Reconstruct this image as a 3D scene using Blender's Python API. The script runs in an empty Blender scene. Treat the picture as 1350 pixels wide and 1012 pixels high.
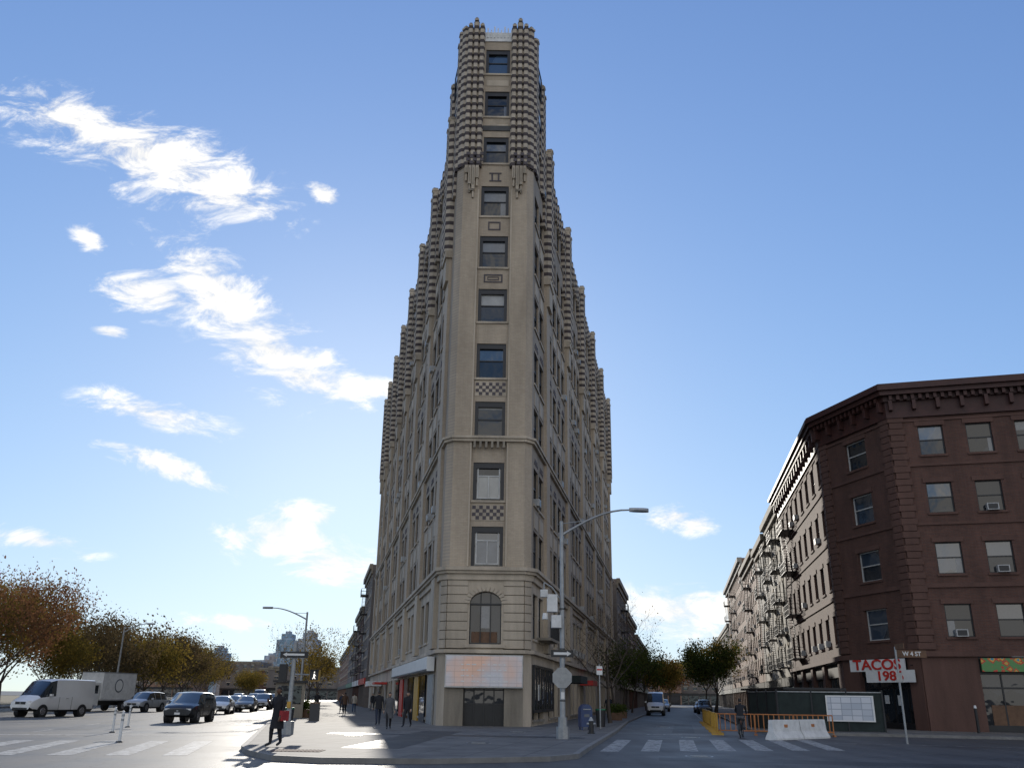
import bpy, math, random
import numpy as np
from mathutils import Matrix, Vector
random.seed(7)
SC=bpy.context.scene
COL=bpy.context.collection
SUN_U,SUN_W=-0.155,0.25   # direction of the sun (x/y, z/y)

# ------------------------------------------------------------------ materials
def N(nt,t,**k):
    n=nt.nodes.new(t)
    for a,b in k.items(): setattr(n,a,b)
    return n
def newmat(name):
    m=bpy.data.materials.new(name); m.use_nodes=True
    nt=m.node_tree; b=nt.nodes['Principled BSDF']
    return m,nt,b
def mat(name,col,rough=.8,var=.25,scale=1.5,bump=0,bscale=20,metal=0,streak=False,ior=None,coat=0,fine=0.1):
    m,nt,b=newmat(name); L=nt.links.new
    tc=N(nt,'ShaderNodeTexCoord')
    mp=N(nt,'ShaderNodeMapping'); L(tc.outputs['Object'],mp.inputs[0])
    if streak: mp.inputs['Scale'].default_value=(1,1,.16)
    n=N(nt,'ShaderNodeTexNoise'); n.inputs['Scale'].default_value=scale; n.inputs['Detail'].default_value=5; n.inputs['Roughness'].default_value=.65
    L(mp.outputs[0],n.inputs['Vector'])
    mr=N(nt,'ShaderNodeMapRange'); mr.inputs[1].default_value=.3; mr.inputs[2].default_value=.7; mr.inputs[3].default_value=1-var; mr.inputs[4].default_value=1+var*.6
    L(n.outputs[0],mr.inputs[0])
    n2=N(nt,'ShaderNodeTexNoise'); n2.inputs['Scale'].default_value=bscale; n2.inputs['Detail'].default_value=2
    L(tc.outputs['Object'],n2.inputs['Vector'])
    mr2=N(nt,'ShaderNodeMapRange'); mr2.inputs[3].default_value=1-fine; mr2.inputs[4].default_value=1+fine
    L(n2.outputs[0],mr2.inputs[0])
    mm=N(nt,'ShaderNodeMath',operation='MULTIPLY'); L(mr.outputs[0],mm.inputs[0]); L(mr2.outputs[0],mm.inputs[1])
    vm=N(nt,'ShaderNodeVectorMath',operation='SCALE'); vm.inputs[0].default_value=col[:3]
    L(mm.outputs[0],vm.inputs['Scale']); L(vm.outputs[0],b.inputs['Base Color'])
    b.inputs['Roughness'].default_value=rough; b.inputs['Metallic'].default_value=metal
    if ior: b.inputs['IOR'].default_value=ior
    if coat: b.inputs['Coat Weight'].default_value=coat; b.inputs['Coat Roughness'].default_value=.05
    if bump:
        bp=N(nt,'ShaderNodeBump'); bp.inputs['Strength'].default_value=bump; bp.inputs['Distance'].default_value=.03
        L(n2.outputs[0],bp.inputs['Height']); L(bp.outputs[0],b.inputs['Normal'])
    return m
def brickmat(name,c1,c2,mortar,bw=.42,bh=.15,ms=.02,var=.3,rough=.85,bump=.3,vscale=.35):
    m,nt,b=newmat(name); L=nt.links.new
    tc=N(nt,'ShaderNodeTexCoord'); sp=N(nt,'ShaderNodeSeparateXYZ'); L(tc.outputs['Object'],sp.inputs[0])
    ad=N(nt,'ShaderNodeMath',operation='ADD'); L(sp.outputs[0],ad.inputs[0]); L(sp.outputs[1],ad.inputs[1])
    cb=N(nt,'ShaderNodeCombineXYZ'); L(ad.outputs[0],cb.inputs[0]); L(sp.outputs[2],cb.inputs[1])
    br=N(nt,'ShaderNodeTexBrick'); L(cb.outputs[0],br.inputs['Vector'])
    br.inputs['Color1'].default_value=(*c1,1); br.inputs['Color2'].default_value=(*c2,1); br.inputs['Mortar'].default_value=(*mortar,1)
    br.inputs['Scale'].default_value=1; br.inputs['Mortar Size'].default_value=ms; br.inputs['Brick Width'].default_value=bw; br.inputs['Row Height'].default_value=bh
    mp=N(nt,'ShaderNodeMapping'); mp.inputs['Scale'].default_value=(1,1,.25); L(tc.outputs['Object'],mp.inputs[0])
    n=N(nt,'ShaderNodeTexNoise'); n.inputs['Scale'].default_value=vscale; n.inputs['Detail'].default_value=7; n.inputs['Roughness'].default_value=.7; L(mp.outputs[0],n.inputs['Vector'])
    mr=N(nt,'ShaderNodeMapRange'); mr.inputs[1].default_value=.3; mr.inputs[2].default_value=.7; mr.inputs[3].default_value=1-var; mr.inputs[4].default_value=1+var*.5; L(n.outputs[0],mr.inputs[0])
    vm=N(nt,'ShaderNodeVectorMath',operation='SCALE'); L(br.outputs['Color'],vm.inputs[0]); L(mr.outputs[0],vm.inputs['Scale'])
    L(vm.outputs[0],b.inputs['Base Color']); b.inputs['Roughness'].default_value=rough
    if bump:
        bp=N(nt,'ShaderNodeBump'); bp.inputs['Strength'].default_value=bump; bp.inputs['Distance'].default_value=.02; bp.invert=True
        L(br.outputs['Fac'],bp.inputs['Height']); L(bp.outputs[0],b.inputs['Normal'])
    return m
def stripemat(name,ca,cb_,period=.62,off=0.):
    m,nt,b=newmat(name); L=nt.links.new
    tc=N(nt,'ShaderNodeTexCoord'); sp=N(nt,'ShaderNodeSeparateXYZ'); L(tc.outputs['Object'],sp.inputs[0])
    a=N(nt,'ShaderNodeMath',operation='MULTIPLY_ADD'); a.inputs[1].default_value=1/period; a.inputs[2].default_value=off; L(sp.outputs[2],a.inputs[0])
    fr=N(nt,'ShaderNodeMath',operation='FRACT'); L(a.outputs[0],fr.inputs[0])
    gt=N(nt,'ShaderNodeMath',operation='GREATER_THAN'); gt.inputs[1].default_value=.53; L(fr.outputs[0],gt.inputs[0])
    mx=N(nt,'ShaderNodeMix',data_type='RGBA'); mx.inputs[6].default_value=(*ca,1); mx.inputs[7].default_value=(*cb_,1); L(gt.outputs[0],mx.inputs[0])
    n=N(nt,'ShaderNodeTexNoise'); n.inputs['Scale'].default_value=2.2; n.inputs['Detail'].default_value=6; L(tc.outputs['Object'],n.inputs['Vector'])
    mr=N(nt,'ShaderNodeMapRange'); mr.inputs[1].default_value=.3; mr.inputs[2].default_value=.7; mr.inputs[3].default_value=.75; mr.inputs[4].default_value=1.12; L(n.outputs[0],mr.inputs[0])
    vm=N(nt,'ShaderNodeVectorMath',operation='SCALE'); L(mx.outputs[2],vm.inputs[0]); L(mr.outputs[0],vm.inputs['Scale'])
    L(vm.outputs[0],b.inputs['Base Color']); b.inputs['Roughness'].default_value=.85
    return m
def glassmat(name,col,ior=2.1,rough=.03):
    m,nt,b=newmat(name); L=nt.links.new
    tc=N(nt,'ShaderNodeTexCoord')
    w=N(nt,'ShaderNodeTexVoronoi'); w.inputs['Scale'].default_value=.45; L(tc.outputs['Object'],w.inputs['Vector'])
    sp=N(nt,'ShaderNodeSeparateColor'); L(w.outputs['Color'],sp.inputs[0])
    mr=N(nt,'ShaderNodeMapRange'); mr.inputs[3].default_value=.4; mr.inputs[4].default_value=1.6; L(sp.outputs[0],mr.inputs[0])
    vm=N(nt,'ShaderNodeVectorMath',operation='SCALE'); vm.inputs[0].default_value=col; L(mr.outputs[0],vm.inputs['Scale']); L(vm.outputs[0],b.inputs['Base Color'])
    n=N(nt,'ShaderNodeTexNoise'); n.inputs['Scale'].default_value=.9; L(tc.outputs['Object'],n.inputs['Vector'])
    bp=N(nt,'ShaderNodeBump'); bp.inputs['Strength'].default_value=.25; bp.inputs['Distance'].default_value=.06; L(n.outputs[0],bp.inputs['Height']); L(bp.outputs[0],b.inputs['Normal'])
    b.inputs['Roughness'].default_value=rough; b.inputs['IOR'].default_value=ior
    return m
def leafmat(name,cols,scale=.5):
    m,nt,b=newmat(name); L=nt.links.new
    tc=N(nt,'ShaderNodeTexCoord'); n=N(nt,'ShaderNodeTexNoise'); n.inputs['Scale'].default_value=scale; n.inputs['Detail'].default_value=4; n.inputs['Roughness'].default_value=.8
    L(tc.outputs['Object'],n.inputs['Vector'])
    cr=N(nt,'ShaderNodeValToRGB'); L(n.outputs[0],cr.inputs[0]); el=cr.color_ramp.elements
    while len(el)<len(cols): el.new(.5)
    for i,c in enumerate(cols):
        el[i].position=.3+.4*i/(len(cols)-1); el[i].color=(*c,1)
    nt.nodes.remove(b); d=N(nt,'ShaderNodeBsdfDiffuse'); t=N(nt,'ShaderNodeBsdfTranslucent'); mx=N(nt,'ShaderNodeMixShader'); mx.inputs[0].default_value=.35
    L(cr.outputs[0],d.inputs[0]); L(cr.outputs[0],t.inputs[0]); L(d.outputs[0],mx.inputs[1]); L(t.outputs[0],mx.inputs[2])
    L(mx.outputs[0],nt.nodes['Material Output'].inputs[0]); return m

M={}
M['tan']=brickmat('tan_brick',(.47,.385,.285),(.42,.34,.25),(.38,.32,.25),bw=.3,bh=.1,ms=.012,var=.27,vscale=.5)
M['tan2']=brickmat('tan_brick_dark',(.38,.31,.23),(.33,.27,.205),(.30,.255,.20),bw=.3,bh=.1,ms=.012,var=.38,vscale=.5)  # darker tan for side and tower walls, with heavier weather streaks
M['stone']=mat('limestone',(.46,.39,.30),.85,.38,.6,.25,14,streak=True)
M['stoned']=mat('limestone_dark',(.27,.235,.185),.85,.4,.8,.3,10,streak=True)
M['stripe']=stripemat('striped_brick',(.46,.395,.31),(.07,.055,.055))
M['stripeb']=stripemat('striped_brick_offset',(.46,.395,.31),(.07,.055,.055),off=.5)
M['dkbrick']=mat('dark_glazed_brick',(.075,.06,.065),.6,.3,3)
M['glass']=glassmat('window_glass',(.016,.02,.025),1.65)
M['glass2']=glassmat('window_glass_sky',(.03,.045,.065),2.05)
M['blind']=mat('window_blind_behind_glass',(.38,.375,.35),.15,.15,2,ior=1.6)
M['blindg']=mat('grey_blind_behind_glass',(.12,.135,.155),.1,.25,2,ior=1.8)
M['fr_dark']=mat('dark_window_frame',(.018,.018,.02),.4)
M['fr_lt']=mat('pale_window_frame',(.5,.5,.48),.5)
M['roof']=mat('roofing_felt',(.09,.09,.09),.95)
M['ac']=mat('air_conditioner_metal',(.42,.42,.41),.5,.3,3)
M['brown']=brickmat('red_brown_brick',(.125,.055,.038),(.092,.042,.031),(.10,.062,.05),bw=.26,bh=.09,ms=.014,var=.4,vscale=.8)
M['brownst']=mat('brownstone',(.112,.058,.044),.85,.3,.8,.3,15,streak=True)
M['cornred']=mat('painted_cornice',(.06,.021,.016),.6,.3,1.5)
M['cream']=brickmat('cream_brick',(.46,.43,.37),(.41,.38,.33),(.36,.34,.30),var=.4)
M['brick2']=brickmat('orange_brick',(.30,.17,.11),(.26,.14,.09),(.25,.18,.14),var=.35)
M['brick3']=brickmat('grey_brick',(.2,.17,.15),(.16,.14,.125),(.18,.16,.15),var=.35)
M['iron']=mat('black_iron',(.018,.018,.02),.5)
M['steel']=mat('galvanised_steel',(.33,.34,.34),.45,.25,4,metal=.4)
M['white']=mat('white_paint',(.66,.66,.64),.5,.2,3)
M['sign_w']=mat('white_sign',(.68,.68,.66),.4,.07)
M['black']=mat('black_paint',(.015,.015,.016),.4)
M['red']=mat('red_paint',(.5,.03,.02),.4,.1)
M['yellow']=mat('yellow_plastic',(.50,.29,.04),.5,.25,4)
M['orange']=mat('orange_plastic',(.45,.17,.05),.5,.25,4)
M['green']=mat('green_sign',(.01,.14,.07),.4,.1)
M['blue']=mat('mailbox_blue',(.02,.045,.13),.4,.15,coat=.3)
M['mesh']=mat('fence_mesh_cloth',(.018,.028,.026),.85,.35,2)
M['wood']=mat('brown_wood',(.14,.075,.04),.7,.3,4)
M['bark']=mat('tree_bark',(.075,.058,.045),.9,.35,3,.5,20)
# ------------------------------------------------------------------ mesh building
def mesh_obj(name,verts,faces,mats,midx=None,parent=None,smooth=None):
    me=bpy.data.meshes.new(name); me.from_pydata([tuple(v) for v in verts],[],faces)
    for m in (mats if isinstance(mats,list) else [mats]): me.materials.append(m)
    if midx: me.polygons.foreach_set('material_index',midx)
    if smooth:
        me.polygons.foreach_set('use_smooth',[True]*len(me.polygons))
        try: me.set_sharp_from_angle(angle=math.radians(smooth))
        except Exception: pass
    me.update()
    o=bpy.data.objects.new(name,me); COL.objects.link(o)
    if parent: o.parent=parent
    return o
class Root:
    def __init__(s,name,loc=(0,0,0),rot=0,scale=1):
        s.e=bpy.data.objects.new(name,None); s.e.empty_display_size=.3; COL.objects.link(s.e)
        s.e.location=loc; s.e.rotation_euler=(0,0,rot); s.e.scale=(scale,)*3
        s.p={}
    def part(s,name,m):
        k=(name,m)
        if k not in s.p: s.p[k]=([],[])
        return s.p[k]
    def poly(s,name,m,vs,fs):
        V,F=s.part(name,m); o=len(V); V.extend(vs); F.extend([tuple(i+o for i in f) for f in fs])
    def box(s,name,m,x0,x1,y0,y1,z0,z1,T=None):
        vs=[(x0,y0,z0),(x1,y0,z0),(x1,y1,z0),(x0,y1,z0),(x0,y0,z1),(x1,y0,z1),(x1,y1,z1),(x0,y1,z1)]
        if T: vs=[T(*v) for v in vs]
        s.poly(name,m,vs,[(0,3,2,1),(4,5,6,7),(0,1,5,4),(1,2,6,5),(2,3,7,6),(3,0,4,7)])
    def tube(s,name,m,a,b,r0,r1=None,n=10,caps=True):
        r1=r0 if r1 is None else r1
        a=Vector(a); b=Vector(b); d=(b-a).normalized()
        u=d.orthogonal().normalized(); w=d.cross(u)
        vs=[]
        for c,r in ((a,r0),(b,r1)):
            for i in range(n):
                t=2*math.pi*i/n; vs.append(tuple(c+u*(r*math.cos(t))+w*(r*math.sin(t))))
        fs=[(i,(i+1)%n,n+(i+1)%n,n+i) for i in range(n)]
        if caps: fs+=[tuple(range(n))[::-1],tuple(range(n,2*n))]
        s.poly(name,m,vs,fs)
    def path(s,name,m,pts,r,n=8):
        rr=r if isinstance(r,list) else [r]*len(pts)
        for i in range(len(pts)-1): s.tube(name,m,pts[i],pts[i+1],rr[i],rr[i+1],n)
    def prism(s,name,m,pts,z0,z1,T=None):
        n=len(pts); vs=[(x,y,z0) for x,y in pts]+[(x,y,z1) for x,y in pts]
        if T: vs=[T(*v) for v in vs]
        s.poly(name,m,vs,[(i,(i+1)%n,n+(i+1)%n,n+i) for i in range(n)]+[tuple(range(n))[::-1],tuple(range(n,2*n))])
    def done(s,smooth={}):
        for (name,m),(V,F) in s.p.items():
            mesh_obj(name,V,F,M[m] if isinstance(m,str) else m,parent=s.e,smooth=smooth.get(name))
        return s.e
def frame(P,Q):
    P=Vector(P); Q=Vector(Q); d=(Q-P); Ln=d.length; d/=Ln; n=Vector((d.y,-d.x))
    def T(a,b,z): # a along, b outward
        return (P.x+d.x*a+n.x*b,P.y+d.y*a+n.y*b,z)
    return T,Ln
def offset(poly,o):
    out=[]; n=len(poly)
    for i in range(n):
        p0=Vector(poly[i-1]);p=Vector(poly[i]);p1=Vector(poly[(i+1)%n])
        d0=(p-p0).normalized(); d1=(p1-p).normalized()
        n0=Vector((d0.y,-d0.x)); n1=Vector((d1.y,-d1.x)); m=(n0+n1).normalized()
        k=o/max(.3,m.dot(n0)); out.append(p+m*k)
    return out
def ring(R,name,m,poly,o_in,o_out,z0,z1):
    a=offset(poly,o_in); b=offset(poly,o_out); n=len(poly)
    vs=[(p.x,p.y,z0) for p in a]+[(p.x,p.y,z0) for p in b]+[(p.x,p.y,z1) for p in b]+[(p.x,p.y,z1) for p in a]
    fs=[]
    for i in range(n):
        j=(i+1)%n
        fs+=[(i,n+i,n+j,j)[::-1],(n+i,n+j,2*n+j,2*n+i),(2*n+i,2*n+j,3*n+j,3*n+i),(j,i,3*n+i,3*n+j)]
    R.poly(name,m,vs,fs)
BLIND=.35
def window(R,T,a0,a1,z0,z1,rec,fr='fr_dark',style='hung',base=0.,sill='stone',gl=None):
    """a window set in an opening: sash frames, glass, blinds, sill"""
    b=base-rec
    f=.07
    def gq(u0,u1,v0,v1,m,bb): R.poly('window_glass' if 'glass' in m else 'window_blinds',m,[T(u0,bb,v0),T(u1,bb,v0),T(u1,bb,v1),T(u0,bb,v1)],[(0,1,2,3)])
    zm=z0+(z1-z0)*(.52 if style=='hung' else .66)
    g=gl or random.choice(['glass','glass','glass2','glass'])
    r=random.random()
    gq(a0,a1,z0,zm,g,b)
    if r<BLIND:
        zb=zm+(z1-zm)*random.choice([0,0,.35,.6]); mm=random.choice(['blind','blindg','blindg'])
        gq(a0,a1,zb,z1,mm,b+.03)
        if zb>zm: gq(a0,a1,zm,zb,g,b+.03)
    else: gq(a0,a1,zm,z1,g if r<.6 else 'glass2',b+.03)
    if random.random()<.25:   # curtain drawn to one side, just inside the pane
        w=(a1-a0)*random.uniform(.15,.3)
        if random.random()<.5: R.box('window_curtains','blindg',a0+f,a0+f+w,b+.002,b+.012,z0+f,zm-.04,T)
        else: R.box('window_curtains','blindg',a1-f-w,a1-f,b+.002,b+.012,z0+f,zm-.04,T)
    for (u0,u1,v0,v1,d) in ((a0,a0+f,z0,z1,.07),(a1-f,a1,z0,z1,.07),(a0+f,a1-f,z1-f,z1,.068),(a0+f,a1-f,z0,z0+f,.066),(a0+f,a1-f,zm-.035,zm+.035,.062)):
        R.box('window_frames',fr,u0,u1,b,b+d,v0,v1,T)
    if sill: R.box('window_sills',sill,a0-.1,a1+.1,base-rec+.005,base+.09,z0-.14,z0-.003,T)
def facade(R,P,Q,z0,z1,cols,rows,wall='tan',rec=.25,fr='fr_dark',base=0.,sill='stone',style='hung',ac=0.,lintel=None,arng=None,wname='walls'):
    T,Ln=frame(P,Q); A0,A1=arng if arng else (0,Ln)
    sb=[A0]+[v for c,w in cols for v in (c-w/2,c+w/2)]+[A1]
    zb=[z0]+[v for (a,h) in rows for v in (a,a+h)]+[z1]
    for i in range(len(sb)-1):
        for j in range(len(zb)-1):
            if i%2==1 and j%2==1:
                a0,a1,v0,v1=sb[i],sb[i+1],zb[j],zb[j+1]
                rv=[T(a0,base,v0),T(a1,base,v0),T(a1,base,v1),T(a0,base,v1),T(a0,base-rec,v0),T(a1,base-rec,v0),T(a1,base-rec,v1),T(a0,base-rec,v1)]
                R.poly('window_reveals',wall,rv,[(0,1,5,4),(1,2,6,5),(2,3,7,6),(3,0,4,7)])
                window(R,T,a0,a1,v0,v1,rec,fr,style,base,sill)
                if lintel: R.box('window_lintels',lintel,a0-.15,a1+.15,base-.02,base+.06,v1+.003,v1+.3,T)
                if random.random()<ac:
                    c=(a0+a1)/2; R.box('air_conditioners','ac',c-.33,c+.33,base-rec+.08,base+.3,v0+.01,v0+.43,T)
                    R.box('air_conditioner_grilles','fr_dark',c-.27,c+.27,base+.3,base+.304,v0+.06,v0+.38,T)
            else:
                R.poly(wname,wall,[T(sb[i],base,zb[j]),T(sb[i+1],base,zb[j]),T(sb[i+1],base,zb[j+1]),T(sb[i],base,zb[j+1])],[(0,1,2,3)])
    return T,Ln
def fire_escape(R,T,a0,a1,zs,depth=1.1):
    for k,z in enumerate(zs):
        R.box('fire_escape_platforms','iron',a0,a1,.02,depth,z,z+.05,T)
        for zz in (z+.5,z+.95):
            R.box('fire_escape_rails','iron',a0,a1,depth-.03,depth,zz,zz+.035,T)
            R.box('fire_escape_rails','iron',a0,a0+.03,.02,depth-.031,zz,zz+.035,T); R.box('fire_escape_rails','iron',a1-.03,a1,.02,depth-.031,zz,zz+.035,T)
        n=int((a1-a0)/.22)
        for i in range(n+1):
            a=a0+.012+(a1-a0-.04)*i/n; R.box('fire_escape_balusters','iron',a,a+.02,depth-.024,depth-.006,z+.051,z+.97,T)
        if k<len(zs)-1:
            z2=zs[k+1]; s=1 if k%2 else -1; am=(a0+a1)/2; h=(a1-a0)*.32
            for b in (.35,.8):
                A=T(am-s*h,b,z+.06); B=T(am+s*h,b,z2); R.tube('fire_escape_stairs','iron',A,B,.035,n=4)
                A=T(am-s*h,b,z+.86); B=T(am+s*h,b,z2+.8); R.tube('fire_escape_stairs','iron',A,B,.018,n=4)
            m=14
            for i in range(m):
                t=i/m; c=am-s*h+2*s*h*t; zz=z+.06+(z2-z-.06)*t; R.box('fire_escape_stairs','iron',c-.1,c+.1,.36,.79,zz,zz+.025,T)
    for b in (.4,.75): R.tube('fire_escape_stairs','iron',T(a0+.5,b,zs[0]-1.9),T(a0+.5,b,zs[0]),.02,n=4)

# ------------------------------------------------------------------ corner tower (flatiron)
A=(-3.55,52.);B=(.85,52.);C=(1.3,52.45);D=(1.3+.185*69,52.45+69);E=(-4-.205*70,52.45+70);F=(-4.,52.45)
POLY=[A,B,C,D,E,F]
R=Root('flatiron_apartment_building')
CZ=[10.1,14.05,18.0,21.95,25.85,29.8,33.7,37.8,41.7,45.4]
rowsS=[(z-1.15,2.3) for z in CZ[:8]]
ROOF=40.4
cen=-1.35
Tf,Lf=frame(A,B)
wc=cen-A[0]
def hw(z): return .95 if z<36 else .88
ys=-.18
st=1.12
R.box('walls','tan',0,wc-st,-1,0,8.6,36.2,Tf); R.box('walls','tan',wc+st,Lf,-1,0,8.6,36.2,Tf)
for (P_,Q_) in ((B,C),(F,A)):
    T_,l_=frame(P_,Q_); R.poly('walls','tan',[T_(0,0,8.6),T_(l_,0,8.6),T_(l_,0,41),T_(0,0,41)],[(0,1,2,3)])
lastz=8.6
for i,z in enumerate(CZ):
    h=1.18 if i<7 else 1.08
    w=hw(z)
    top=CZ[i+1]-(1.18 if i+1<7 else 1.08) if i<9 else 47.2
    z1=(top+z+h)/2 if i<9 else 47.2
    facade(R,A,B,lastz,z1,[(wc,2*w)],[(z-h,2*h)],'tan',.28,'fr_dark',base=ys,style='hung',arng=(wc-st,wc+st),sill='stone')
    if i<2:   # pale inner sashes of the lower flats
        T=Tf; b=ys-.2
        R.box('pale_window_sashes','blindg' if i==0 else 'blind',wc-.62,wc+.62,b-.02,b,z-1.0,z+.35,T)
        for (u0,u1,v0,v1) in ((-.7,-.62,-1.05,.98),(.62,.7,-1.05,.98),(-.62,.62,.9,.98),(-.62,.62,.33,.40),(-.03,.03,-1.0,.33),(-.62,.62,-1.05,-.98)): R.box('pale_window_sashes','fr_lt',wc+u0,wc+u1,b,b+.05,z+v0,z+v1,T)
    for (u0,u1) in ((-w,-w+.2),(w-.2,w)): R.box('window_surrounds','fr_dark',wc+u0,wc+u1,ys-.275,ys-.06,z-h+.001,z+h-.001,Tf)
    R.box('window_surrounds','fr_dark',wc-w+.2,wc+w-.2,ys-.275,ys-.07,z+h-.34,z+h-.002,Tf)
    lastz=z1
R.box('walls','tan',-.0,wc-st,-1,0,36.2,47.2,Tf); R.box('walls','tan',wc+st,Lf,-1,0,36.2,47.2,Tf)
def checks(z0,rowsn,cell=.2):
    n=int(1.9/cell)
    R.box('spandrel_panels','stone',wc-1.0,wc+1.0,ys,ys+.03,z0-.06,z0+rowsn*cell+.06,Tf)
    for i in range(n):
        for j in range(rowsn):
            if (i+j)%2: R.box('spandrel_checks','dkbrick',wc-n*cell/2+i*cell,wc-n*cell/2+(i+1)*cell,ys+.03,ys+.045,z0+j*cell,z0+(j+1)*cell,Tf)
checks(11.7,4,.21); checks(19.6,4,.21)
def rectorn(z,w,h,t=.09):
    for (u0,u1,v0,v1) in ((-w,w,h-t,h),(-w,w,-h,-h+t),(-w,-w+t,-h+t,h-t),(w-t,w,-h+t,h-t)):
        R.box('spandrel_ornaments','dkbrick',wc+u0,wc+u1,ys,ys+.04,z+v0,z+v1,Tf)
rectorn(27.8,.62,.3); rectorn(27.8,.38,.12,.05); rectorn(31.75,.42,.32)
for a in (-.22,.22): R.box('spandrel_ornaments','dkbrick',wc+a-.06,wc+a+.06,ys,ys+.04,35.35,35.85,Tf)
for z in (35.25,35.86): R.box('spandrel_ornaments','dkbrick',wc-.42,wc+.42,ys,ys+.042,z,z+.09,Tf)
for z in (39.7,43.5): R.box('spandrel_panels','stone',wc-.8,wc+.8,ys,ys+.03,z-.25,z+.25,Tf)
R.box('roof_parapet','white',wc-st,wc+st,-.35,-.1,47.2,48.0,Tf)
for i in range(9): R.box('roof_parapet','white',wc-st+.04+i*.25,wc-st+.12+i*.25,-.12,-.04,47.5,48.5-.15*(i%3),Tf)
def ribs(T,a0,a1,n,base,d,z0,z1,mats=('stripe','stripe'),step=.45):
    w=(a1-a0)/n
    for i in range(n):
        p=a0+i*w; zt=z1+(step if i%2==(n//2)%2 else 0)
        pts=[(p+.004,base),(p+w*.22,base+d),(p+w*.78,base+d),(p+w-.004,base)]
        vs=[T(a,b,z) for z in (z0,zt) for a,b in pts]
        R.poly('striped_turret_ribs',mats[i%2],vs,[(0,1,5,4)[::-1],(1,2,6,5)[::-1],(2,3,7,6)[::-1],(3,0,4,7)[::-1],(0,1,2,3),(7,6,5,4)])
        R.box('turret_finials','stone',p+w*.14,p+w*.86,base-.3,base+d+.05,zt,zt+.16,T)
        R.box('turret_finials','stoned',p+w*.3,p+w*.7,base-.2,base+d-.05,zt+.16,zt+.34,T)
def turret(T,a0,a1,n,base,d,z0,z1,step=.5):
    R.box('turret_cores','stripe',a0,a1,base-.9,base,z0,z1-.1,T)
    ribs(T,a0,a1,n,base,d,z0,z1,step=step)
turret(Tf,-.06,wc-st+.14,3,.02,.2,36.3,48.3); turret(Tf,wc+st-.14,Lf+.06,3,.02,.2,36.3,48.3)
for P_,Q_,s in ((B,C,1),(F,A,-1)):
    T_,l_=frame(P_,Q_); ribs(T_,.02,l_-.02,1,.02,.14,36.3,47.8)
    R.box('turret_cores','stripeb',.0,l_,-1.2,.018,36.2,47.7,T_)
for a0,a1 in ((.05,wc-st-.02),(wc+st+.02,Lf-.05)):
    n=4; w=(a1-a0)/n
    for i in range(n):
        hh=[.5,1.4,1.8,.9][i] if a0<1 else [.9,1.8,1.4,.5][i]
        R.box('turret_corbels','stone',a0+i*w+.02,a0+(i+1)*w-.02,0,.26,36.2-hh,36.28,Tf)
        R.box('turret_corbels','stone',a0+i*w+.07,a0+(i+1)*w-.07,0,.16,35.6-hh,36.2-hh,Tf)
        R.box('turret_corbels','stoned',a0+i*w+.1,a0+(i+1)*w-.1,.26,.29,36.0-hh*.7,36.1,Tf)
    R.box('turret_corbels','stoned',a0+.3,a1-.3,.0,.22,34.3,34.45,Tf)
    for q in range(5):   # chequer of dark bricks at the turret feet
        for r2 in range(4):
            if (q+r2)%2: R.box('turret_checks','dkbrick',a0+.1+q*.24,a0+.34+q*.24,.2,.26,36.4+r2*.24,36.64+r2*.24,Tf)
for a in (wc-st-.06,wc+st-.04): R.box('pier_mouldings','stone',a,a+.1,0,.03,8.9,34.5,Tf)
def side(P_,Q_,Ln,reverse,but,wins,bw):
    T,L=frame(P_,Q_)
    pos=lambda t:(L-t) if reverse else t
    cols=sorted([(pos(t),1.85) for t in wins]); 
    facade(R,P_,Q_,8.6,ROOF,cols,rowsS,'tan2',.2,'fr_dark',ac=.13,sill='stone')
    facade(R,P_,Q_,4.1,8.6,cols,[(4.9,2.6)],'stone',.25,'fr_dark',ac=.1)
    sc=sorted([(pos(t),2.1) for t in wins])
    facade(R,P_,Q_,0.0,4.1,sc,[(.45,2.5)],'stone',.3,'fr_dark',sill='stoned')
    for t in wins:
        a=pos(t)
        for i,z in enumerate(CZ[:7]):
            if i in (0,2,4,5): R.box('side_spandrels','stone',a-.75,a+.75,.0,.04,z+1.35,z+2.3,T)
            if i in (1,3): 
                for q in range(7): R.box('side_spandrel_checks','dkbrick',a-.7+q*.2,a-.6+q*.2,.0,.04,z+1.4+.2*(q%2),z+1.6+.2*(q%2),T)
    for k,t in enumerate(but):
        a=pos(t); zt=41.2
        R.box('buttress_piers','tan',a-bw/2,a+bw/2,0,.2,8.9,30.5,T)
        R.box('buttress_piers','stone',a-bw/2-.05,a+bw/2+.05,0,.28,4.3,8.4,T)
        R.box('buttress_piers','stone',a-bw/2+.03,a+bw/2-.03,.2,.4,28.3,30.0,T)
        turret(T,a-bw/2-.1,a+bw/2+.1,3,.3,.26,30.5,zt,.6)
        R.box('buttress_piers','stone',a-bw/2-.15,a+bw/2+.15,0,.5,30.0,30.5,T)
        for sgn in (-1,1):
            c=a+sgn*(bw/2+.45); R.box('striped_parapet','stripeb',c-.33,c+.33,-.5,.2,34.5,40.6,T)
            R.box('turret_finials','stone',c-.36,c+.36,-.5,.26,40.6,40.8,T)
    R.box('striped_parapet','stripe',0.5,L-.1,-.45,.09,ROOF-1.3,ROOF+.2,T)
    n=int(L/1.3)
    for i in range(n):
        a=.9+i*1.3
        R.box('striped_parapet','stripeb',a,a+.5,-.4,.2,ROOF-1.5,ROOF+.75,T)
lw=[];lb=[2.0+9.9*k for k in range(7)]+[69.1]
for b in lb[:-1]: lw+=[b+2.25,b+4.95,b+7.65]
rb=[6.0+12.2*k for k in range(6)]
rw=[1.6,3.9]
for b in rb[:-1]: rw+=[b+2.2,b+4.8,b+7.4,b+10.0]
rw=[t for t in rw if t<67.5]; lw=[t for t in lw if t<67.9]
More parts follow.
